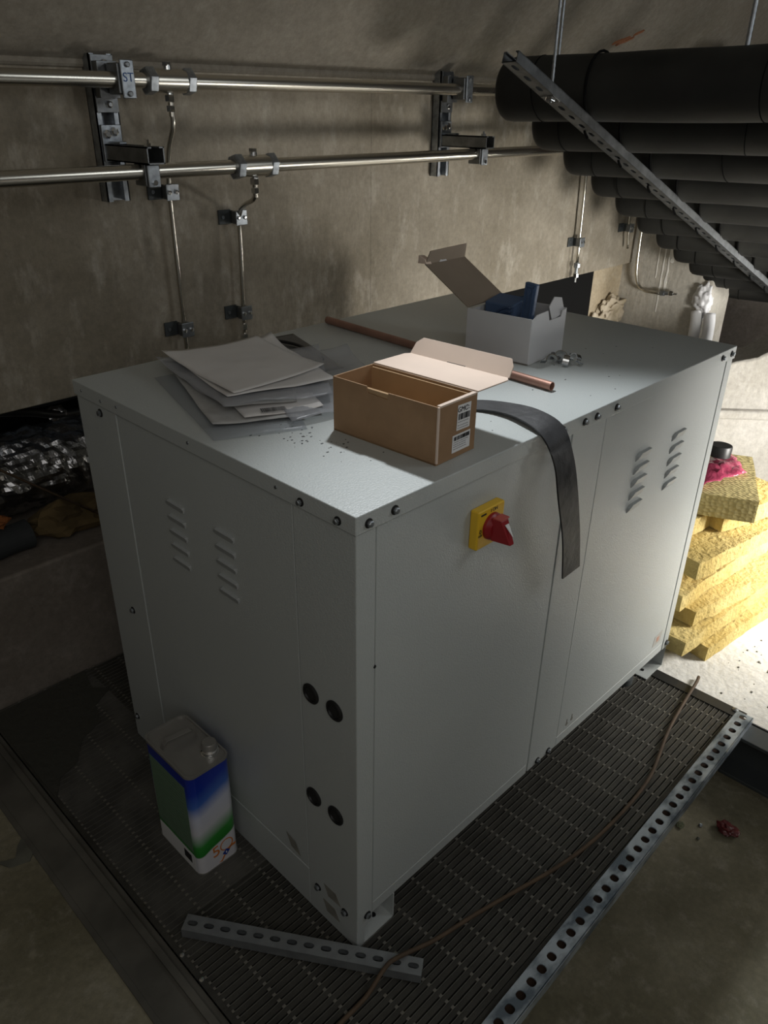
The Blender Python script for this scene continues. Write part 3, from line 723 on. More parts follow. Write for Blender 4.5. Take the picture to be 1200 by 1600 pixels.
# ------------------------------------------------------------------ rubber strap
edgeo = [(0.40, 0.235, 1.0028), (0.455, 0.215, 1.003), (0.508, 0.183, 1.004), (0.528, 0.125, 1.009), (0.522, 0.05, 1.016), (0.515, -0.012, 1.003), (0.515, -0.040, 0.955), (0.520, -0.055, 0.894), (0.552, -0.056, 0.79), (0.586, -0.050, 0.688)]
edgei = [(0.36, 0.190, 1.0028), (0.415, 0.175, 1.003), (0.464, 0.149, 1.004), (0.477, 0.092, 1.008), (0.460, 0.028, 1.010), (0.442, -0.022, 0.998), (0.444, -0.048, 0.955), (0.450, -0.060, 0.892), (0.487, -0.060, 0.79), (0.524, -0.050, 0.684)]
def spline(P, k=5):
    P = [Vector(p) for p in P]; q = []; P = [P[0]*2-P[1]]+P+[P[-1]*2-P[-2]]
    for i in range(1, len(P)-2):
        for j in range(k):
            t = j/k; a, b_, c, d = P[i-1], P[i], P[i+1], P[i+2]
            q.append(0.5*((2*b_)+(c-a)*t+(2*a-5*b_+4*c-d)*t*t+(3*b_-a-3*c+d)*t**3))
    return q+[P[-2]]
eo, ei = spline(edgeo), spline(edgei)
b = MB(); n = len(eo); rows = []
for i in range(n):
    d = eo[min(i+1, n-1)]-eo[max(i-1, 0)]; wv = ei[i]-eo[i]; nn = d.cross(wv).normalized()*0.0016
    if nn.z < 0 and i < 28: nn = -nn
    rows.append([b.bm.verts.new(eo[i]+nn), b.bm.verts.new(ei[i]+nn), b.bm.verts.new(ei[i]-nn), b.bm.verts.new(eo[i]-nn)])
for A_, B_ in zip(rows, rows[1:]):
    for j in range(4): b.bm.faces.new((A_[j], A_[(j+1) % 4], B_[(j+1) % 4], B_[j]))
b.bm.faces.new(rows[0]); b.bm.faces.new(rows[-1][::-1])
tag(obj('rubber_strap', b, rubber, smooth=True), 'flat black rubber strap hanging over the cabinet edge', 'strap')

# ------------------------------------------------------------------ small pipe clips
def pipe_clip(x, y, z, ang, tilt, label):
    t = thing('pipe_clip', label, 'pipe clip', (x, y, z), 'zinc pipe clips in a small heap')
    Tm = Matrix.Translation((x, y, z)) @ Matrix.Rotation(ang, 4, 'Z') @ Matrix.Rotation(tilt, 4, 'X')
    b = MB(); k = 12
    for i in range(k):
        a0_, a1_ = PI*1.15*i/k-0.2, PI*1.15*(i+1)/k-0.2
        for ro, ri in ((0.0145, 0.0125),):
            q = [Tm @ Vector((r*math.cos(a), yy, 0.006+r*math.sin(a))) for yy in (-0.007, 0.007) for r, a in ((ri, a0_), (ro, a0_), (ro, a1_), (ri, a1_))]
            b.verts_faces(q, [(0, 1, 2, 3), (7, 6, 5, 4), (0, 4, 5, 1), (1, 5, 6, 2), (2, 6, 7, 3), (3, 7, 4, 0)])
    obj('clip_ring', b, bright, t)
    b = MB(); b.box(0.012, 0.024, -0.007, 0.007, 0.0035, 0.0055, Tm); b.box(-0.024, -0.012, -0.007, 0.007, 0.0035, 0.0055, Tm); obj('clip_ear', b, zinc, t)
    b = MB(); b.cyl(Tm @ Vector((0.018, 0, 0.0)), Tm @ Vector((0.018, 0, 0.012)), 0.0026, seg=10); b.cyl(Tm @ Vector((0.018, 0, 0.011)), Tm @ Vector((0.018, 0, 0.016)), 0.005, seg=6); obj('screw', b, zinc_dark, t)
pipe_clip(0.858, 0.205, 1.001, 0.5, 0.15, 'zinc pipe clip right of the white box, lowest in its heap')
pipe_clip(0.875, 0.228, 1.004, 2.2, 0.9, 'zinc pipe clip tipped on its side at the back of the heap')
pipe_clip(0.838, 0.228, 1.002, -0.7, -0.6, 'zinc pipe clip leaning at the left of the heap')
pipe_clip(0.878, 0.195, 1.003, 1.2, 0.4, 'zinc pipe clip with hexagonal screw at the right of the heap')

# ------------------------------------------------------------------ papers and plastic pouches
def sheet(name, c4, label, cat, m, seed, amp=0.004, curl=(0, 0, 0, 0), th=0.0006, nx=18, ny=22, z=None, group=None, sag=0.0):
    rr = random.Random(seed)
    P = [Vector(p) for p in c4]          # corners 0,0 / 1,0 / 1,1 / 0,1
    b = MB(); g_ = []
    off = Vector((rr.uniform(0, 50), rr.uniform(0, 50), 0))
    for j in range(ny+1):
        row = []
        for i in range(nx+1):
            u, v = i/nx, j/ny
            p = (P[0]*(1-u)+P[1]*u)*(1-v)+(P[3]*(1-u)+P[2]*u)*v
            d = noise.noise(p*9+off)*amp + noise.noise(p*26+off)*amp*0.35 + amp*0.8
            for k, (cu, cv) in enumerate(((0, 0), (1, 0), (1, 1), (0, 1))):
                if curl[k]:
                    s = max(0, 1-(abs(u-cu)+abs(v-cv))/0.32); d += curl[k]*s*s
            p = p+Vector((0, 0, d-sag*4*u*(1-u)*0))
            row.append(b.bm.verts.new(p))
        g_.append(row)
    for j in range(ny):
        for i in range(nx): b.bm.faces.new((g_[j][i], g_[j][i+1], g_[j+1][i+1], g_[j+1][i]))
    bmesh.ops.recalc_face_normals(b.bm, faces=b.bm.faces)
    o = obj(name, b, m, smooth='all')
    md = o.modifiers.new('thick', 'SOLIDIFY'); md.thickness = th; md.offset = 1
    return tag(o, label, cat, group)
Z1 = 1.0005
sheet('plastic_pouch', ((0.015, 0.375, Z1), (0.17, 0.305, Z1), (0.40, 0.72, Z1), (0.125, 0.755, Z1)), 'wide clear plastic pouch lying flat on the cabinet, bottom of the pile', 'plastic pouch', film, 11, 0.002, th=0.0003)
sheet('plastic_pouch', ((0.155, 0.33, Z1+0.002), (0.40, 0.285, Z1+0.001), (0.545, 0.60, Z1+0.006), (0.33, 0.70, Z1+0.010)), 'hazy plastic pouch sticking out right of the paper pile towards the brown box', 'plastic pouch', film2, 12, 0.010, curl=(0, 0.004, 0.012, 0), th=0.0003)
sheet('metal_cover_plate', ((0.34, 0.56, Z1), (0.47, 0.53, Z1), (0.575, 0.835, Z1), (0.45, 0.845, Z1)), 'dark grey smudged sheet half under the papers at the wall side', 'sheet', mat('dark_grey_sheet', (0.10, 0.105, 0.11), 0.4, noise_scale=8, var_color=(0.045, 0.045, 0.045)), 13, 0.0008, th=0.001)
sheet('paper_sheet', ((0.045, 0.42, Z1+0.004), (0.20, 0.345, Z1+0.004), (0.36, 0.62, Z1+0.006), (0.16, 0.74, Z1+0.008)), 'crumpled printed sheet near the bottom of the paper pile', 'paper', paper2, 14, 0.004, curl=(0.003, 0, 0, 0.01))
dl = sheet('delivery_note', ((0.105, 0.405, Z1+0.0095), (0.245, 0.345, Z1+0.0085), (0.37, 0.585, Z1+0.011), (0.19, 0.68, Z1+0.011)), 'white sheet with a barcode poking out of the front of the paper pile', 'paper', paper, 15, 0.0022, curl=(0, 0.006, 0, 0))
sheet('paper_sheet', ((0.100, 0.455, Z1+0.015), (0.225, 0.40, Z1+0.013), (0.43, 0.66, Z1+0.014), (0.155, 0.765, Z1+0.017)), 'grey sheet just below the plastic covered papers in the pile', 'paper', paper2, 16, 0.004, curl=(0.004, 0, 0, 0.01))
sheet('plastic_pouch', ((0.085, 0.44, Z1+0.021), (0.285, 0.365, Z1+0.018), (0.475, 0.62, Z1+0.020), (0.150, 0.785, Z1+0.023)), 'clear plastic pouch wrapped round the upper papers of the pile', 'plastic pouch', film2, 17, 0.008, curl=(0, 0.004, 0.01, 0.008), th=0.0003)
sheet('paper_sheet', ((0.115, 0.47, Z1+0.028), (0.345, 0.42, Z1+0.026), (0.44, 0.75, Z1+0.026), (0.19, 0.82, Z1+0.028)), 'pale sheet with upturned back corner directly under the topmost sheet', 'paper', paper, 18, 0.004, curl=(0.0, 0.0, 0.016, 0.004))
sheet('paper_sheet', ((0.125, 0.462, Z1+0.034), (0.372, 0.485, Z1+0.032), (0.405, 0.765, Z1+0.033), (0.172, 0.795, Z1+0.034)), 'large blank white sheet, topmost on the paper pile', 'paper', paper, 19, 0.0035, curl=(0.003, 0.006, 0.004, 0.006))
# barcode printed on the delivery note (its child)
b = MB(); rr = random.Random(5)
o_ = Vector((0.128, 0.402, 1.0165)); du = Vector((0.89, -0.44, 0)).normalized(); dv = Vector((0.44, 0.89, 0)).normalized()
x = 0.012
while x < 0.058:
    wd = rr.choice((0.0008, 0.0012, 0.002)); q = [o_+du*x, o_+du*(x+wd), o_+du*(x+wd)+dv*0.02, o_+du*x+dv*0.02]
    b.prism(q, (0, 0, 0.0004)); x += wd+rr.choice((0.0008, 0.0014))
bc = obj('barcode', b, ink); bc.parent = dl; bc.location = WLOC[bc]-WLOC[dl]
# black cable lying behind the papers
b = MB(); b.tube([(0.40, 0.84, 1.006), (0.47, 0.80, 1.010), (0.50, 0.74, 1.008), (0.48, 0.66, 1.012), (0.46, 0.59, 1.010)], 0.004, seg=8)
tag(obj('black_cable', b, black, smooth='all'), 'thin black cable curving behind the paper pile on the cabinet', 'cable')

# ------------------------------------------------------------------ oil tin
tn = thing('oil_tin', 'blue white and green metal tin with screw cap beside the cabinet', 'tin', (-0.083, 0.45, 0.0))
def rrect(x0, x1, y0, y1, r, k=6):
    pts = []
    for cx, cy, a0_ in ((x1-r, y1-r, 0), (x0+r, y1-r, PI/2), (x0+r, y0+r, PI), (x1-r, y0+r, 1.5*PI)):
        for i in range(k+1): a = a0_+PI/2*i/k; pts.append((cx+r*math.cos(a), cy+r*math.sin(a)))
    return pts
tx0, tx1, ty0, ty1 = -0.132, -0.028, 0.363, 0.540
b = MB(); b.prism([(x, y, 0.003) for x, y in rrect(tx0, tx1, ty0, ty1, 0.018)], (0, 0, 0.292)); obj('tin_body', b, tin_m, tn, smooth=True)
b = MB()
o1_, i1_ = rrect(tx0-0.0015, tx1+0.0015, ty0-0.0015, ty1+0.0015, 0.019), rrect(tx0+0.0025, tx1-0.0025, ty0+0.0025, ty1-0.0025, 0.016)
n = len(o1_)
for (za, zb) in ((0.293, 0.300), (0.0, 0.004)):
    b = MB(); vs = [(x, y, za) for x, y in o1_]+[(x, y, zb) for x, y in o1_]+[(x, y, zb) for x, y in i1_]+[(x, y, za) for x, y in i1_]
    fs = [(k*n+i, k*n+(i+1) % n, ((k+1) % 4)*n+(i+1) % n, ((k+1) % 4)*n+i) for k in range(4) for i in range(n)]
    b.verts_faces(vs, fs); obj('seam_rim', b, tin_top, tn, smooth=True)
b = MB(); b.prism([(x, y, 0.293) for x, y in i1_], (0, 0, 0.0028)); obj('tin_lid', b, tin_top, tn)
# carrying handle
b = MB(); hx = -0.108
b = MB()
hp = [Vector(p) for p in ((-0.123, 0.478, 0.2975), (-0.119, 0.477, 0.309), (-0.112, 0.476, 0.317), (-0.056, 0.468, 0.317), (-0.049, 0.467, 0.309), (-0.044, 0.466, 0.2975))]
for A_, B_ in zip(hp, hp[1:]):
    b.hull8([A_+Vector((0, -0.006, 0)), A_+Vector((0, 0.006, 0)), B_+Vector((0, 0.006, 0)), B_+Vector((0, -0.006, 0))], [A_+Vector((0, -0.006, 0.0016)), A_+Vector((0, 0.006, 0.0016)), B_+Vector((0, 0.006, 0.0016)), B_+Vector((0, -0.006, 0.0016))])
obj('carry_handle', b, tin_top, tn, bevel=0.0006)
b = MB(); b.lathe((-0.052, 0.402, 0.2955), (0, 0, 1), [(0, 0.021), (0.003, 0.020), (0.004, 0.0165), (0.007, 0.0165), (0.008, 0.0185), (0.010, 0.0185), (0.0115, 0.0165), (0.014, 0.0165)], 32); obj('spout_collar', b, bright, tn, smooth=True)
b = MB(); b.lathe((-0.052, 0.402, 0.3090), (0, 0, 1), [(0, 0.0165), (0.014, 0.0160), (0.016, 0.0145)], 32); obj('screw_cap', b, tin_top, tn, smooth=True)
b = MB(); b.prism([(tx0-0.0004, y, z) for y, z in ((0.383, 0.066), (0.522, 0.066), (0.522, 0.262), (0.383, 0.262))], (-0.0005, 0, 0)); obj('text_panel', b, tin_panel, tn)
b = MB()
rr = random.Random(8)
for k in range(16): b.box(tx0-0.0012, tx0-0.0008, 0.395, 0.395+rr.uniform(0.06, 0.115), 0.245-k*0.0095, 0.2468-k*0.0095)
obj('fine_print', b, mat('dim_green_print', (0.12, 0.19, 0.13), 0.5), tn)
b = MB(); b.box(tx0-0.0008, tx0, 0.395, 0.425, 0.020, 0.045); obj('dark_label', b, ink, tn)
b = MB(); b.prism([(tx0-0.0004, y, z) for y, z in ((0.381, 0.003), (0.523, 0.003), (0.523, 0.055), (0.381, 0.055))], (-0.0003, 0, 0)); obj('lower_band', b, label_m, tn)
orange = mat('orange_print', (0.62, 0.20, 0.04), 0.4)
TT = frame((-0.089, ty0-0.0006, 0.047), (1, 0, 0.08), (0, -1, 0)); text('lettering', '5', orange, tn, TT, 0.044)
b = MB()
k = 24; cx_, cz_ = -0.061, 0.050
for i in range(k):
    a0_, a1_ = 2*PI*i/k, 2*PI*(i+1)/k
    b.prism([(cx_+r*math.cos(a), ty0-0.0003, cz_+r*math.sin(a)) for r, a in ((0.0145, a0_), (0.0172, a0_), (0.0172, a1_), (0.0145, a1_))], (0, -0.0004, 0))
b.prism([(x, ty0-0.0003, z) for x, z in ((-0.085, 0.008), (-0.078, 0.010), (-0.066, 0.028), (-0.048, 0.040), (-0.036, 0.038), (-0.040, 0.033), (-0.050, 0.033), (-0.064, 0.022), (-0.076, 0.006))], (0, -0.0004, 0))
obj('anniversary_ring', b, orange, tn)
b = MB(); b.prism([(-0.064+a, ty0-0.0008, 0.027+c) for a, c in ((-0.010, 0), (0, -0.009), (0.010, 0.002), (0, 0.010))], (0, -0.0004, 0)); em = obj('blue_diamond', b, mat('blue_print', (0.01, 0.05, 0.32), 0.4), tn)
b = MB(); b.prism([(-0.064+a, ty0-0.0013, 0.027+c) for a, c in ((-0.002, 0.0), (0, -0.004), (0.002, 0.0), (0, 0.005))], (0, -0.0003, 0)); obj('diamond_highlight', b, label_m, em)

# dirt specks on the lid
b = MB(); rr = random.Random(21)
for i in range(70):
    if i < 45: x, y = rr.gauss(0.14, 0.025), rr.gauss(0.27, 0.05)
    else: x, y = rr.uniform(0.1, 1.2), rr.uniform(0.03, 0.25)
    if x < 0.03 or y < 0.02: continue
    q = rr.uniform(0.0004, 0.0014); b.box(x-q, x+q*rr.uniform(1, 3), y-q, y+q, 1.0, 1.0004)
tag(obj('dirt_specks', b, ink), 'tiny dark dirt specks on the cabinet top near the papers', 'dirt', kind='stuff')

# ------------------------------------------------------------------ cable and scraps on the ground
b = MB(); b.tube([(1.315, -0.110, 0.012), (1.279, -0.118, 0.014), (1.188, -0.128, 0.0065), (1.044, -0.151, 0.0065), (0.935, -0.178, 0.0065), (0.845, -0.198, 0.0065), (0.735, -0.205, 0.0065), (0.58, -0.2, 0.0065), (0.45, -0.18, 0.0065), (0.325, -0.148, 0.0065), (0.223, -0.122, 0.0065), (0.122, -0.103, 0.012), (0.03, -0.083, 0.032), (-0.005, -0.080, 0.030), (-0.06, -0.085, 0.010), (-0.145, -0.085, 0.0065), (-0.30, -0.09, 0.0065)], 0.0047, seg=8)
tag(obj('loose_cable', b, hose_m, smooth='all'), 'dusty brown cable snaking over the grating towards the loose strut', 'cable')
def crumple(name, c, s, m, seed, flat=0.5, sub=3, smooth=False):
    bm = bmesh.new(); bmesh.ops.create_icosphere(bm, subdivisions=sub, radius=1)
    off = Vector((seed*3.1, seed*1.7, 0))
    for v in bm.verts:
        d = 1+0.45*noise.noise(v.co*1.8+off)+0.3*noise.noise(v.co*4+off)
        v.co = Vector((v.co.x*d*s[0], v.co.y*d*s[1], v.co.z*d*s[2])) + Vector(c)
    return finish(name, bm, m, smooth=smooth)
tag(crumple('crumpled_wrapper', (0.973, -0.378, -0.136), (0.020, 0.030, 0.012), redfilm, 4), 'crumpled dark red plastic wrapper on the concrete floor', 'wrapper')
tag(crumple('leaf_scrap', (0.906, -0.283, -0.146), (0.012, 0.009, 0.003), leaf_m, 6), 'small dark green scrap by the perforated channel', 'scrap')
b = MB(); b.prism([(x, y, -0.0035) for x, y in ((-0.440, 0.722), (-0.405, 0.705), (-0.388, 0.735), (-0.372, 0.75), (-0.362, 0.70), (-0.385, 0.675), (-0.425, 0.690))], (0, 0, 0.003))
tag(obj('paper_scrap', b, scrap_m), 'dirty torn paper scrap on the floor left of the grating', 'scrap')
for (x, y, s, lb) in ((0.945, -0.32, 0.006, 'tiny shiny metal shaving nearest the channel'), (0.90, -0.335, 0.005, 'small pale stone chip on the concrete by the channel')):
    tag(crumple('debris_chip', (x, y, -0.147), (s, s*0.8, s*0.5), scrap_m if s < 0.0055 else zinc, int(x*100), sub=2), lb, 'debris')

# ------------------------------------------------------------------ insulation boards
def board(name, x, y, z, ang, L, Dp, H, label, m=wool, tilt=0, seed=1, rough=0.004, shear=0, parent=None, roll_=0):
    Tm = Matrix.Translation((x, y, z)) @ Matrix.Rotation(math.radians(ang), 4, 'Z') @ Matrix.Rotation(math.radians(tilt), 4, 'Y') @ Matrix.Rotation(math.radians(roll_), 4, 'X')
    bm = bmesh.new(); nx, ny, nz = int(L/0.02), int(Dp/0.02), max(3, int(H/0.014))
    def grid(fn, a, c):
        g_ = [[bm.verts.new(fn(i/a, j/c)) for i in range(a+1)] for j in range(c+1)]
        for j in range(c):
            for i in range(a): bm.faces.new((g_[j][i], g_[j][i+1], g_[j+1][i+1], g_[j+1][i]))
    grid(lambda u, v: (L*u, 0, H*v), nx, nz); grid(lambda u, v: (L*u, Dp, H*v), nx, nz)
    grid(lambda u, v: (0, Dp*u, H*v), ny, nz); grid(lambda u, v: (L, Dp*u, H*v), ny, nz)
    grid(lambda u, v: (L*u, Dp*v, 0), nx, ny); grid(lambda u, v: (L*u, Dp*v, H), nx, ny)
    bmesh.ops.remove_doubles(bm, verts=bm.verts, dist=1e-5)
    off = Vector((seed*2.3, seed*5.1, seed))
    for v in bm.verts:
        p = v.co.copy()
        edge = 1 if (p.y < 1e-4 or p.x < 1e-4 or p.x > L-1e-4) else 0.3
        v.co += Vector((noise.noise(p*12+off)+0.5*noise.noise(p*45), noise.noise(p*10-off)+0.5*noise.noise(p*60), noise.noise(p*7+off*2)*0.8))*rough*edge*1.3
        v.co.x += shear*p.y
        v.co.z += 0.0
    for v in bm.verts: v.co = Tm @ v.co
    return tag(finish(name, bm, m, smooth=True), label, 'insulation board', 'yellow insulation boards in the stack')
board('insulation_board', 1.418, -0.085, 0.001, -7, 0.55, 0.30, 0.050, 'yellow insulation board lying on the floor, lowest and nearest of the stack', seed=1)
board('insulation_board', 1.312, -0.050, 0.054, -5, 0.75, 0.34, 0.052, 'second yellow insulation board from the floor, long with pale dusty top', seed=2)
board('insulation_board', 1.398, -0.030, 0.109, -9, 0.31, 0.085, 0.054, 'short ragged yellow insulation offcut with torn fibrous top', seed=3, rough=0.008)
board('insulation_board', 1.360, 0.062, 0.110, -3, 0.70, 0.22, 0.052, 'yellow insulation board hidden behind the ragged offcut', seed=9)
board('insulation_board', 1.362, 0.008, 0.166, -4, 0.66, 0.28, 0.055, 'long thin yellow insulation board with frayed edge in mid stack', seed=4, rough=0.006)
board('insulation_board', 1.400, 0.085, 0.224, 0, 0.55, 0.22, 0.050, 'recessed yellow insulation board under the thick textured one', seed=5)
board('insulation_board', 1.392, -0.012, 0.277, -9, 0.50, 0.26, 0.056, 'thick yellow insulation board with ridged top and coarse front edge', seed=6, rough=0.006)
board('insulation_board', 1.615, 0.025, 0.338, -16, 0.34, 0.22, 0.060, 'pale yellow insulation board jutting right below the top board', seed=7)
board('insulation_board', 1.42, 0.10, 0.338, -8, 0.21, 0.18, 0.056, 'small brownish insulation offcut wedged left below the top board', seed=8, rough=0.007)
board('insulation_board', 1.622, -0.060, 0.402, 25, 0.36, 0.34, 0.074, 'topmost yellow insulation board with knitted surface pattern', m=wool_top, seed=10, rough=0.002)
# tape roll and pink bag on the top board
b = MB(); b.lathe((1.822, 0.158, 0.500), (0.05, 0, 1), [(0, 0.033), (0.0, 0.036), (0.034, 0.036), (0.037, 0.034), (0.037, 0.010), (0.0365, 0.002)], 32)
tag(obj('tape_roll', b, black, smooth=True), 'round black tape roll resting on the pink bag', 'tape roll')
b = MB()
gx = [[None]*13 for _ in range(11)]
c0, c1, c2, c3 = Vector((1.56, 0.10, 0.479)), Vector((1.775, 0.045, 0.479)), Vector((1.91, 0.150, 0.479)), Vector((1.68, 0.25, 0.479))
for j in range(11):
    for i in range(13):
        u, v = i/12, j/10
        p = (c0*(1-u)+c1*u)*(1-v)+(c3*(1-u)+c2*u)*v
        z = 0.018*math.sin(PI*u)*math.sin(PI*min(1, v+0.15))+0.012*noise.noise(p*40)+0.006
        gx[j][i] = b.bm.verts.new(p+Vector((0.01*noise.noise(p*30), 0.012*noise.noise(p*33+Vector((3, 3, 3))), max(0.002, z))))
for j in range(10):
    for i in range(12): b.bm.faces.new((gx[j][i], gx[j][i+1], gx[j+1][i+1], gx[j+1][i]))
pb = obj('plastic_bag', b, pink, smooth='all'); md = pb.modifiers.new('thick', 'SOLIDIFY'); md.thickness = 0.0008
tag(pb, 'crinkled pink plastic bag with black print on the top insulation board', 'bag')

# ------------------------------------------------------------------ wall rails, brackets and fittings
def rail(name, y, z0, label):
    b = MB(); b.cyl((-2.2, y, z0), (3.06, y, z0), 0.0168, seg=24)
    return tag(obj(name, b, stain, smooth=True), label, 'pipe')
YU, ZU, YLo, ZL = 1.140, 1.567, 1.045, 1.381
rail('steel_pipe', YU, ZU, 'upper horizontal stainless pipe along the wall')
rail('steel_pipe', YLo, ZL, 'lower horizontal stainless pipe along the wall')

def bracket(x, label, g_):
    t = thing('pipe_bracket', label, 'pipe bracket', (x, WY, 1.31), g_)
    hw = 0.030
    b = MB()
    b.box(x-hw, x+hw, WY-0.004, WY-0.001, 1.305, 1.620); b.box(x-hw, x-hw+0.003, WY-0.034, WY-0.001, 1.305, 1.620); b.box(x+hw-0.003, x+hw, WY-0.034, WY-0.001, 1.305, 1.620)
    b.box(x-hw, x-hw+0.014, WY-0.034, WY-0.031, 1.305, 1.620); b.box(x+hw-0.014, x+hw, WY-0.034, WY-0.031, 1.305, 1.620)
    obj('strut_channel', b, zinc, t)
    # mounting plates near the top
    b = MB(); b.box(x-hw+0.002, x+hw-0.002, WY-0.040, WY-0.034, 1.585, 1.618); b.box(x-hw+0.002, x+hw-0.002, WY-0.040, WY-0.034, 1.500, 1.535); b.box(x-hw+0.004, x+hw-0.006, WY-0.062, WY-0.04, 1.530, 1.605)
    obj('fixing_plate', b, zinc_dark, t, bevel=0.001)
    for z in (1.601, 1.517):
        b = MB(); b.lathe((x+0.004, WY-0.040, z), (0, -1, 0), [(0, 0.008), (0.005, 0.008), (0.007, 0.005)], 6); obj('bolt', b, bright, t)
    # clamp block round the upper pipe
    b = MB(); b.box(x-0.006, x+0.030, YU-0.024, YU+0.026, ZU-0.030, ZU+0.034); obj('upper_clamp', b, zinc_dark, t, bevel=0.004)
    b = MB(); b.box(x+0.0, x+0.034, YU-0.030, YU-0.024, ZU-0.038, ZU+0.040); cl = obj('clamp_plate', b, zinc, t, bevel=0.006, bseg=3)
    for z in (ZU-0.028, ZU+0.030):
        b = MB(); b.lathe((x+0.017, YU-0.030, z), (0, -1, 0), [(0, 0.006), (0.004, 0.006), (0.005, 0.004)], 10); obj('screw', b, zinc_dark, cl)
    # horizontal arm
    b = MB(); za, zb = 1.398, 1.434
    ya = 1.000
    b.box(x-0.022, x-0.019, ya, WY-0.034, za, zb); b.box(x+0.019, x+0.022, ya, WY-0.034, za, zb); b.box(x-0.022, x+0.022, ya, WY-0.034, za, za+0.003)
    b.box(x-0.022, x-0.010, ya, WY-0.034, zb-0.003, zb); b.box(x+0.010, x+0.022, ya, WY-0.034, zb-0.003, zb)
    obj('bracket_arm', b, zinc_dark, t)
    b = MB(); b.box(x-0.026, x+0.026, WY-0.042, WY-0.034, 1.395, 1.475); b.box(x-0.01, x+0.01, WY-0.09, WY-0.034, 1.434, 1.440)
    obj('corner_plate', b, zinc, t, bevel=0.002)
    for p in ((x+0.005, WY-0.042, 1.460), (x-0.014, WY-0.042, 1.455)):
        b = MB(); b.lathe(p, (0, -1, 0), [(0, 0.010), (0.007, 0.010), (0.009, 0.006)], 6); obj('bolt', b, bright, t)
    b = MB(); b.lathe((x, ya+0.03, zb), (0, 0, 1), [(0, 0.009), (0.007, 0.009), (0.007, 0.004), (0.014, 0.004)], 6); obj('bolt', b, bright, t)
    # clamp under the arm round the lower pipe
    b = MB(); b.box(x-0.020, x+0.020, YLo-0.022, YLo+0.026, ZL-0.030, za); obj('lower_clamp', b, zinc_dark, t, bevel=0.003)
    b = MB(); b.box(x-0.016, x+0.016, YLo-0.028, YLo-0.022, ZL-0.033, ZL+0.016); lp = obj('clamp_plate', b, zinc, t, bevel=0.003)
    b = MB(); b.lathe((x, YLo-0.028, ZL-0.022), (0, -1, 0), [(0, 0.006), (0.004, 0.006)], 8); obj('screw', b, bright, lp)
    return t
b1 = bracket(0.335, 'zinc strut bracket at left carrying both wall pipes, marked ST', 'strut brackets on the wall')
bracket(1.560, 'zinc strut bracket near the black pipes carrying both wall pipes', 'strut brackets on the wall')
TT = frame((0.352, YU-0.0303, ZU+0.004), (1, 0, 0), (0, -1, 0)); text('marker_lettering', 'ST', blue_ink, b1, TT, 0.026)

def hexnut(b, p, ax, r, h): b.lathe(Vector(p)-Vector(ax)*h/2, ax, [(0, r*0.9), (h*0.1, r), (h*0.9, r), (h, r*0.9)], 6)
def tee(x, y, z, label, plug_up, drop):
    t = thing('pipe_tee', label, 'pipe fitting', (x, y, z-0.02), 'tee fittings on the wall pipes')
    b = MB(); b.cyl((x-0.042, y, z), (x+0.042, y, z), 0.0255, seg=28); obj('tee_body', b, stain, t, smooth=True)
    for s in (-1, 1):
        b = MB(); hexnut(b, (x+s*0.052, y, z), (1, 0, 0), 0.0305, 0.024); obj('compression_nut', b, zinc, t, bevel=0.001)
    b = MB(); b.cyl((x, y, z+0.02), (x, y, z+0.034), 0.010, seg=14); hexnut(b, (x, y, z+0.036), (0, 0, 1), 0.011, 0.010); obj('top_plug', b, bright, t)
    b = MB(); b.cyl((x, y, z-0.02), (x, y, z-0.036), 0.009, seg=14); hexnut(b, (x, y, z-0.036), (0, 0, 1), 0.0125, 0.016); hexnut(b, (x, y, z-0.058), (0, 0, 1), 0.011, 0.014); obj('outlet_nut', b, bright, t)
    b = MB(); b.cyl((x, y, z-0.03), (x, y, z-0.075), 0.0072, seg=12); obj('outlet_stub', b, stain, t)
tee(0.474, YU, ZU, 'tee fitting with hexagon nuts on the upper wall pipe', True, True)
tee(0.640, YLo, ZL, 'tee fitting with hexagon nuts on the lower wall pipe', True, True)

def droptube(pts, label, r=0.0062):
    b = MB(); b.tube(pts, r, seg=12, smooth=6)
    return tag(obj('steel_tube', b, stain, smooth='all'), label, 'tube')
droptube([(0.474, YU, ZU-0.06), (0.476, YU+0.004, 1.47), (0.474, YU+0.03, 1.42), (0.476, 1.190, 1.35), (0.478, 1.197, 1.26), (0.480, 1.197, 0.96), (0.484, 1.197, 0.60)], 'thin steel tube dropping from the upper pipe fitting down the wall')
droptube([(0.640, YLo, ZL-0.07), (0.642, 1.062, 1.298), (0.662, 1.125, 1.280), (0.684, 1.178, 1.258), (0.690, 1.196, 1.22), (0.690, 1.197, 1.16), (0.684, 1.197, 0.96), (0.682, 1.197, 0.60)], 'thin steel tube bending from the lower pipe fitting down the wall')
droptube([(2.49, 1.197, 1.36), (2.50, 1.197, 1.2), (2.513, 1.197, 0.90)], 'thin steel tube on the wall beneath the fourth black pipe', 0.0065)
droptube([(2.90, 1.197, 1.36), (2.93, 1.197, 1.05), (2.955, 1.197, 0.92)], 'thin steel tube near the wall corner behind the black pipes', 0.0065)
droptube([(3.045, 1.185, 1.3), (3.045, 1.183, 0.888), (3.045, 1.165, 0.76), (3.045, 1.12, 0.722), (3.045, 1.035, 0.72)], 'pale steel tube bending sideways at its foot on the end wall', 0.0085)
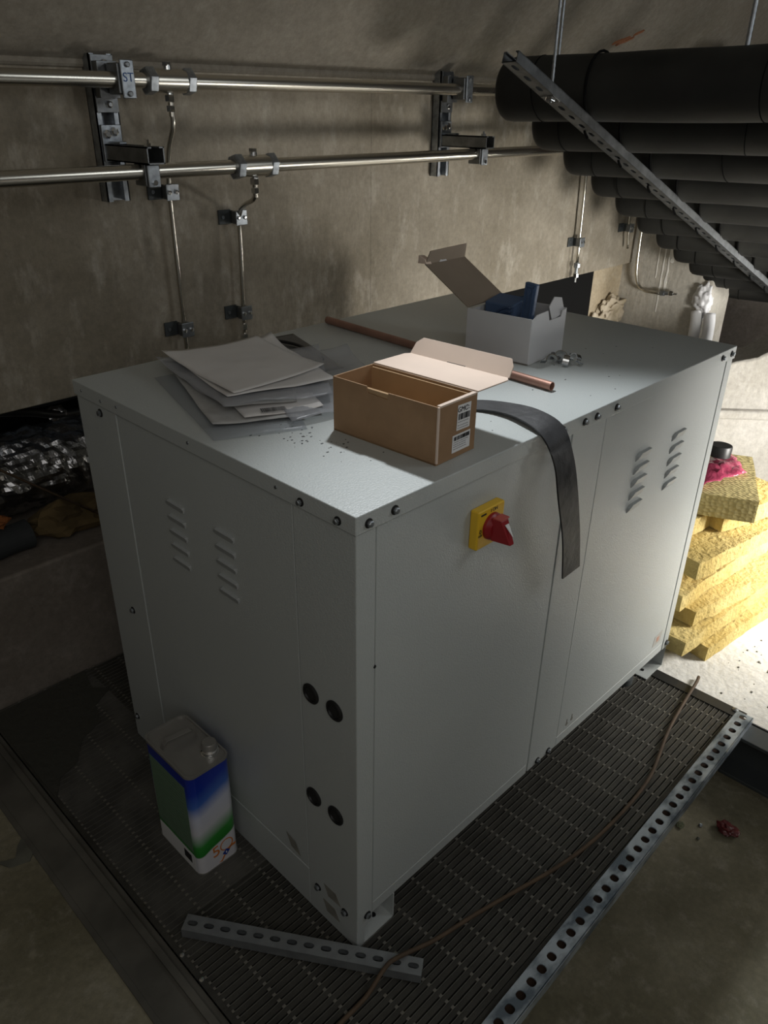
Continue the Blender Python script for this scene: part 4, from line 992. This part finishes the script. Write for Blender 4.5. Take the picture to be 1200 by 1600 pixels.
for q, s, lb in (((2.514, 1.197, 0.905), (0, 0, -1), 'valve end of the wall tube under the black pipes'), ((3.045, 1.035, 0.72), (0, -1, 0.12), 'brass and steel valve ending the bent tube on the end wall')):
    t = thing('tube_valve', lb, 'valve', q)
    s = Vector(s); q = Vector(q)
    b = MB(); hexnut(b, q+s*0.012, s, 0.014, 0.02); b.cyl(q, q+s*0.05, 0.008, seg=12); obj('valve_body', b, zinc, t)
    b = MB(); hexnut(b, q+s*0.055, s, 0.012, 0.02); b.cyl(q+s*0.06, q+s*0.085, 0.006, seg=12); obj('valve_tip', b, bright, t)

def wallclip(x, z, label, y=1.197, two=True):
    t = thing('tube_clamp', label, 'tube clamp', (x, WY, z-0.02), 'small clamps holding the thin wall tubes')
    b = MB(); b.box(x-0.045, x-0.004, WY-0.006, WY-0.0005, z-0.019, z+0.019); b.box(x-0.008, x-0.003, y-0.012, WY-0.001, z-0.017, z+0.017); obj('wall_plate', b, steel_dark, t, bevel=0.001)
    b = MB(); b.lathe((x-0.032, WY-0.006, z), (0, -1, 0), [(0, 0.005), (0.003, 0.005)], 8); obj('wall_screw', b, zinc, t)
    b = MB(); b.box(x-0.014, x+0.018, y-0.011, y+0.010, z-0.017, z+0.017); obj('clamp_block', b, zinc_dark, t, bevel=0.002)
    b = MB(); b.box(x-0.016, x+0.022, y-0.0145, y-0.011, z-0.020, z+0.020); cp_ = obj('front_plate', b, zinc, t, bevel=0.005, bseg=3)
    for dx in (-0.008, 0.013):
        b = MB(); b.lathe((x+dx, y-0.0145, z), (0, -1, 0), [(0, 0.0055), (0.004, 0.0055), (0.005, 0.003)], 6); obj('screw', b, bright, cp_)
wallclip(0.4775, 1.318, 'small clamp on the left drop tube just below the lower pipe')
wallclip(0.480, 0.962, 'small clamp on the left drop tube just above the papers')
wallclip(0.688, 1.240, 'small clamp with two screws under the bend of the right drop tube')
wallclip(0.684, 0.976, 'small clamp on the right drop tube just above the cabinet top')
wallclip(2.510, 0.992, 'small clamp on the tube beneath the black pipes')
wallclip(2.940, 1.015, 'small clamp on the tube near the wall corner')
t = thing('tube_coupling', 'short threaded coupling at foot of the right drop tube', 'pipe fitting', (0.682, 1.197, 0.90))
b = MB(); hexnut(b, (0.682, 1.197, 0.935), (0, 0, 1), 0.012, 0.018); hexnut(b, (0.682, 1.197, 0.905), (0, 0, 1), 0.013, 0.02); obj('coupling_nut', b, bright, t)

# ------------------------------------------------------------------ black insulated pipes on a sloping rack
E0 = Vector((1.347, 0.7888, 1.5605)); S = Vector((0.19956, 0.00846, -0.07927)); R_ = 0.0795
AX = Vector((math.cos(1.6599)*math.cos(-0.015), math.sin(1.6599)*math.cos(-0.015), math.sin(-0.015)))
NN = Vector((-0.367, -0.047, -0.929)).normalized()
ordn = ['topmost and nearest', 'second', 'third', 'fourth', 'fifth', 'sixth', 'seventh', 'eighth', 'ninth', 'tenth', 'lowest and farthest']
YS = 0.512
for i in range(11):
    e = E0+S*i
    lab_ = ('black foam insulated pipe, %s of the sloping row' % ordn[i]) if i in (0, 10) else ('black foam insulated pipe, %s from the top of the sloping row' % ordn[i])
    t = thing('insulated_pipe', lab_, 'insulated pipe', e-AX*1.2+Vector((0, 0, -R_)), 'black insulated pipes under the ceiling')
    b = MB(); seg = 40; rings = []
    u = AX.orthogonal().normalized(); v = AX.cross(u)
    ts = [0.0, 0.004, 0.012, 0.03] + [0.03+2.45*k/60 for k in range(1, 61)]
    for k, s in enumerate(ts):
        r = R_*(0.80, 0.91, 0.97, 1.0)[min(k, 3)]
        ring = []
        for q in range(seg):
            a = 2*PI*q/seg; dv_ = math.cos(a)*u+math.sin(a)*v; p = e-AX*s+dv_*r
            p += dv_*0.0025*noise.noise(p*5+Vector((i*3, 0, 0)))
            ring.append(b.bm.verts.new(p))
        rings.append(ring)
    for A_, B_ in zip(rings, rings[1:]):
        for q in range(seg): b.bm.faces.new((A_[q], A_[(q+1) % seg], B_[(q+1) % seg], B_[q]))
    b.bm.faces.new(rings[0]); b.bm.faces.new(rings[-1][::-1])
    obj('foam_sleeve', b, foam, t, smooth=True)
    # glued joints in the foam
    rr = random.Random(i+2)
    for s in (0.09+rr.uniform(0, 0.03), 0.60+rr.uniform(-.12, .12), 1.2+rr.uniform(-.12, .12)):
        nrm = (AX+u*rr.uniform(-.10, .10)+v*rr.uniform(-.10, .10)).normalized()
        cpt = e-AX*s; pts = []
        for q in range(33):
            a = 2*PI*q/32; dv_ = math.cos(a)*u+math.sin(a)*v; p = cpt+dv_*(R_+0.001); p -= AX*((p-cpt).dot(nrm)/AX.dot(nrm)); pts.append(p)
        b = MB(); b.tube(pts, 0.0013, seg=6, smooth=0)
        obj('glue_joint', b, mat('joint_black', (0.006, 0.006, 0.006), 0.95, spec=0.1) if 'joint_black' not in MATS else MATS['joint_black'], t)
    # cable tie at the rack rail
    cpt = e-AX*((e.y-YS)/AX.y) + S*0
    b = MB(); pts = [cpt+(math.cos(2*PI*q/24)*u+math.sin(2*PI*q/24)*v)*(R_+0.004) for q in range(25)]
    b.tube(pts, 0.0035, seg=6, smooth=0)
    lowp = cpt+NN*(R_+0.006)+S.normalized()*0.012
    b.tube([lowp+Vector((0, 0.02, 0)), lowp+Vector((-0.004, 0.018, -0.018)), lowp+Vector((0.004, 0.012, -0.034))], 0.0035, seg=6)
    obj('cable_tie', b, MATS['joint_black'], t)
# inner carrier pipes seen nowhere; rack rail under the row
rk = thing('rack_rail', 'long slotted strut rail slung diagonally beneath the black pipes', 'rack rail', (1.0, 0.512, 1.60))
r0 = Vector((0.982, 0.520, 1.6125)); r1 = Vector((3.28, 0.525, 0.712))
dr = (r1-r0)
nl = -NN
nl = (nl-dr.normalized()*nl.dot(dr.normalized())).normalized()
T = frame(r0, dr, nl); Lr = dr.length
b = MB(); nc = 44
b.perf(T @ Matrix.Translation((0, 0, -0.004)), Lr, 0.041, 0.0022, nc, 0.014, 0.0062)
b.box(0, Lr, -0.0205, -0.0183, -0.004, 0.020, T); b.box(0, Lr, 0.0183, 0.0205, -0.004, 0.020, T)
b.box(0, Lr, -0.0205, -0.012, 0.018, 0.020, T); b.box(0, Lr, 0.012, 0.0205, 0.018, 0.020, T)
obj('slotted_channel', b, zinc_dark, rk)
b = MB(); q = r0+dr.normalized()*0.195
b.cyl(q-nl*0.010, q-nl*0.0045, 0.013, seg=6); b.box(-0.018, 0.018, -0.018, 0.018, -0.006, -0.004, T @ Matrix.Translation((0.195, 0, 0)))
obj('rod_nut', b, bright, rk)
def rod(x, y, z0, z1, lb, r=0.0042):
    b = MB(); n = int((z1-z0)/0.012)
    prof = []
    for k in range(n*2+1): prof.append(((z1-z0)*k/(2*n), r if k % 2 else r*0.86))
    b.lathe((x, y, z0), (0, 0, 1), prof, 12)
    tag(obj('threaded_rod', b, zinc, smooth='all'), lb, 'threaded rod')
q = T @ Vector((0.195, 0, 0))
rod(q.x, q.y, q.z-0.012, 2.56, 'threaded hanger rod holding near end of the slotted rail')
rod(1.42, 0.68, 1.60, 2.36, 'threaded rod rising behind the topmost black pipe at its far end')
rod(1.40, 0.16, 1.60, 2.82, 'threaded rod rising behind the topmost black pipe near the frame edge', 0.006)

# rust coloured damaged patch in the vault
b = MB()
rr = random.Random(3)
c = Vector((2.40, 1.055, 1.742))
dx = Vector((1, 0, 0)); dz = Vector((0, -0.55, 0.83)).normalized()
nrm = dx.cross(dz).normalized()
for k in range(6):
    u0 = rr.uniform(-0.06, 0.05); w0 = rr.uniform(-0.012, 0.012)
    P0 = c+dx*u0+dz*(w0+u0*0.45)
    b.prism([P0, P0+dx*0.045+dz*0.018, P0+dx*0.05+dz*0.026, P0+dx*0.012+dz*0.012], nrm*0.006)
tag(obj('rust_patch', b, rust), 'torn rust coloured patch on the vaulted ceiling above the black pipes', 'rust patch')

# ------------------------------------------------------------------ recess contents at the left
def lumpy_cyl(name, p0, p1, r, m, amp, fr, label, cat, seed=1, seg=64, nl_=120):
    p0, p1 = Vector(p0), Vector(p1); a = (p1-p0).normalized(); u = a.orthogonal().normalized(); v = a.cross(u)
    bm = bmesh.new(); rings = []
    for k in range(nl_+1):
        c_ = p0.lerp(p1, k/nl_); ring = []
        for q in range(seg):
            t = 2*PI*q/seg; d = math.cos(t)*u+math.sin(t)*v
            p = c_+d*r; p += d*amp*(abs(noise.noise(p*fr+Vector((seed, 0, 0))))*2-0.6+0.5*noise.noise(p*fr*2.7))
            ring.append(bm.verts.new(p))
        rings.append(ring)
    for A_, B_ in zip(rings, rings[1:]):
        for q in range(seg): bm.faces.new((A_[q], A_[(q+1) % seg], B_[(q+1) % seg], B_[q]))
    bm.faces.new(rings[0][::-1]); bm.faces.new(rings[-1])
    return tag(finish(name, bm, m), label, cat)
lumpy_cyl('foil_duct', (-1.6, 1.56, 0.535), (1.46, 1.56, 0.535), 0.120, foil, 0.012, 16, 'crumpled silver foil duct running in the wall recess', 'duct', nl_=420)
lumpy_cyl('black_duct', (-1.6, 1.75, 0.735), (1.46, 1.75, 0.735), 0.085, greyins, 0.004, 8, 'dark duct above the foil duct at the back of the recess', 'duct', 4, seg=32)
lumpy_cyl('insulated_pipe_end', (-1.2, 1.315, 0.435), (-0.005, 1.345, 0.437), 0.042, greyins, 0.004, 8, 'dark grey insulated pipe ending on the recess ledge at left', 'insulated pipe', 6, seg=32, nl_=40)
tag(crumple('insulation_scrap', (0.13, 1.365, 0.440), (0.115, 0.06, 0.050), old_ins, 3), 'lump of dirty brown insulation on the recess ledge', 'insulation scrap')
tag(crumple('orange_foam_scrap', (-0.085, 1.36, 0.492), (0.035, 0.03, 0.018), orange_m, 8), 'orange foam scrap beneath the foil duct at left', 'foam scrap')
tag(crumple('silver_fitting', (0.165, 1.42, 0.735), (0.03, 0.02, 0.02), foil, 12), 'small shiny fitting on the dark hose high in the recess', 'pipe fitting')
b = MB(); b.tube([(-0.02, 1.36, 0.80), (0.08, 1.38, 0.77), (0.20, 1.42, 0.725), (0.45, 1.50, 0.70)], 0.012, seg=10)
tag(obj('black_hose', b, black, smooth='all'), 'short black hose at the top of the wall recess', 'hose')
b = MB(); b.tube([(-0.5, 1.27, 1.05-0.0), (-0.5, 1.27, 1.05)], 0.002, smooth=0) if False else b.tube([(-0.42, 1.285, 0.83), (-0.16, 1.30, 0.758), (0.19, 1.30, 0.443)], 0.0035, seg=8, smooth=0)
tag(obj('thin_cable', b, hose_m, smooth='all'), 'thin cable stretched across the front of the foil duct', 'cable')

# ------------------------------------------------------------------ expanding foam, plaster lumps and white pipe bends at the far end
tag(crumple('expanding_foam', (2.98, 1.25, 0.60), (0.10, 0.035, 0.075), foamspray, 5, sub=5, smooth='all'), 'cream expanding foam bulging from the recess end, larger lump', 'foam')
tag(crumple('expanding_foam', (2.90, 1.26, 0.49), (0.14, 0.05, 0.11), foamspray, 9, sub=5, smooth='all'), 'cream expanding foam low at the recess end, just above the cabinet', 'foam')
for i, (y, zt, lb) in enumerate(((0.825, 0.66, 'white pipe bend left of the pair by the end wall'), (0.76, 0.66, 'white pipe bend right of the pair by the end wall'))):
    b = MB(); b.tube([(3.03, y+0.01, 0.0), (3.03, y, 0.45), (3.04, y+0.005, 0.60), (3.06, y+0.02, zt)], 0.026, seg=16)
    tag(obj('white_pipe', b, white_pipe, smooth='all'), lb, 'pipe')
tag(crumple('plaster_lump', (3.07, 0.83, 0.72), (0.03, 0.04, 0.07), white_pipe, 7, sub=4, smooth='all'), 'white plaster lump above the white pipe bends', 'plaster')
b = MB()
rr = random.Random(9)
for (y, z0, z1, wd) in ((1.06, 0.62, 1.02, 0.006), (1.035, 0.72, 1.08, 0.010), (1.09, 0.78, 1.05, 0.004), (1.02, 0.86, 0.97, 0.016)):
    pts = []; n = 14
    L1 = [(3.0795, y+rr.uniform(-.3, .3)*wd-wd*0.5, z0+(z1-z0)*k/n) for k in range(n+1)]
    L2 = [(3.0795, y+rr.uniform(-.3, .3)*wd+wd*0.5, z0+(z1-z0)*k/n) for k in range(n+1)]
    b.prism(L1+L2[::-1], (-0.002, 0, 0))
tag(obj('plaster_drips', b, white_mark), 'white plaster drips running down the end wall', 'plaster drips', kind='stuff')
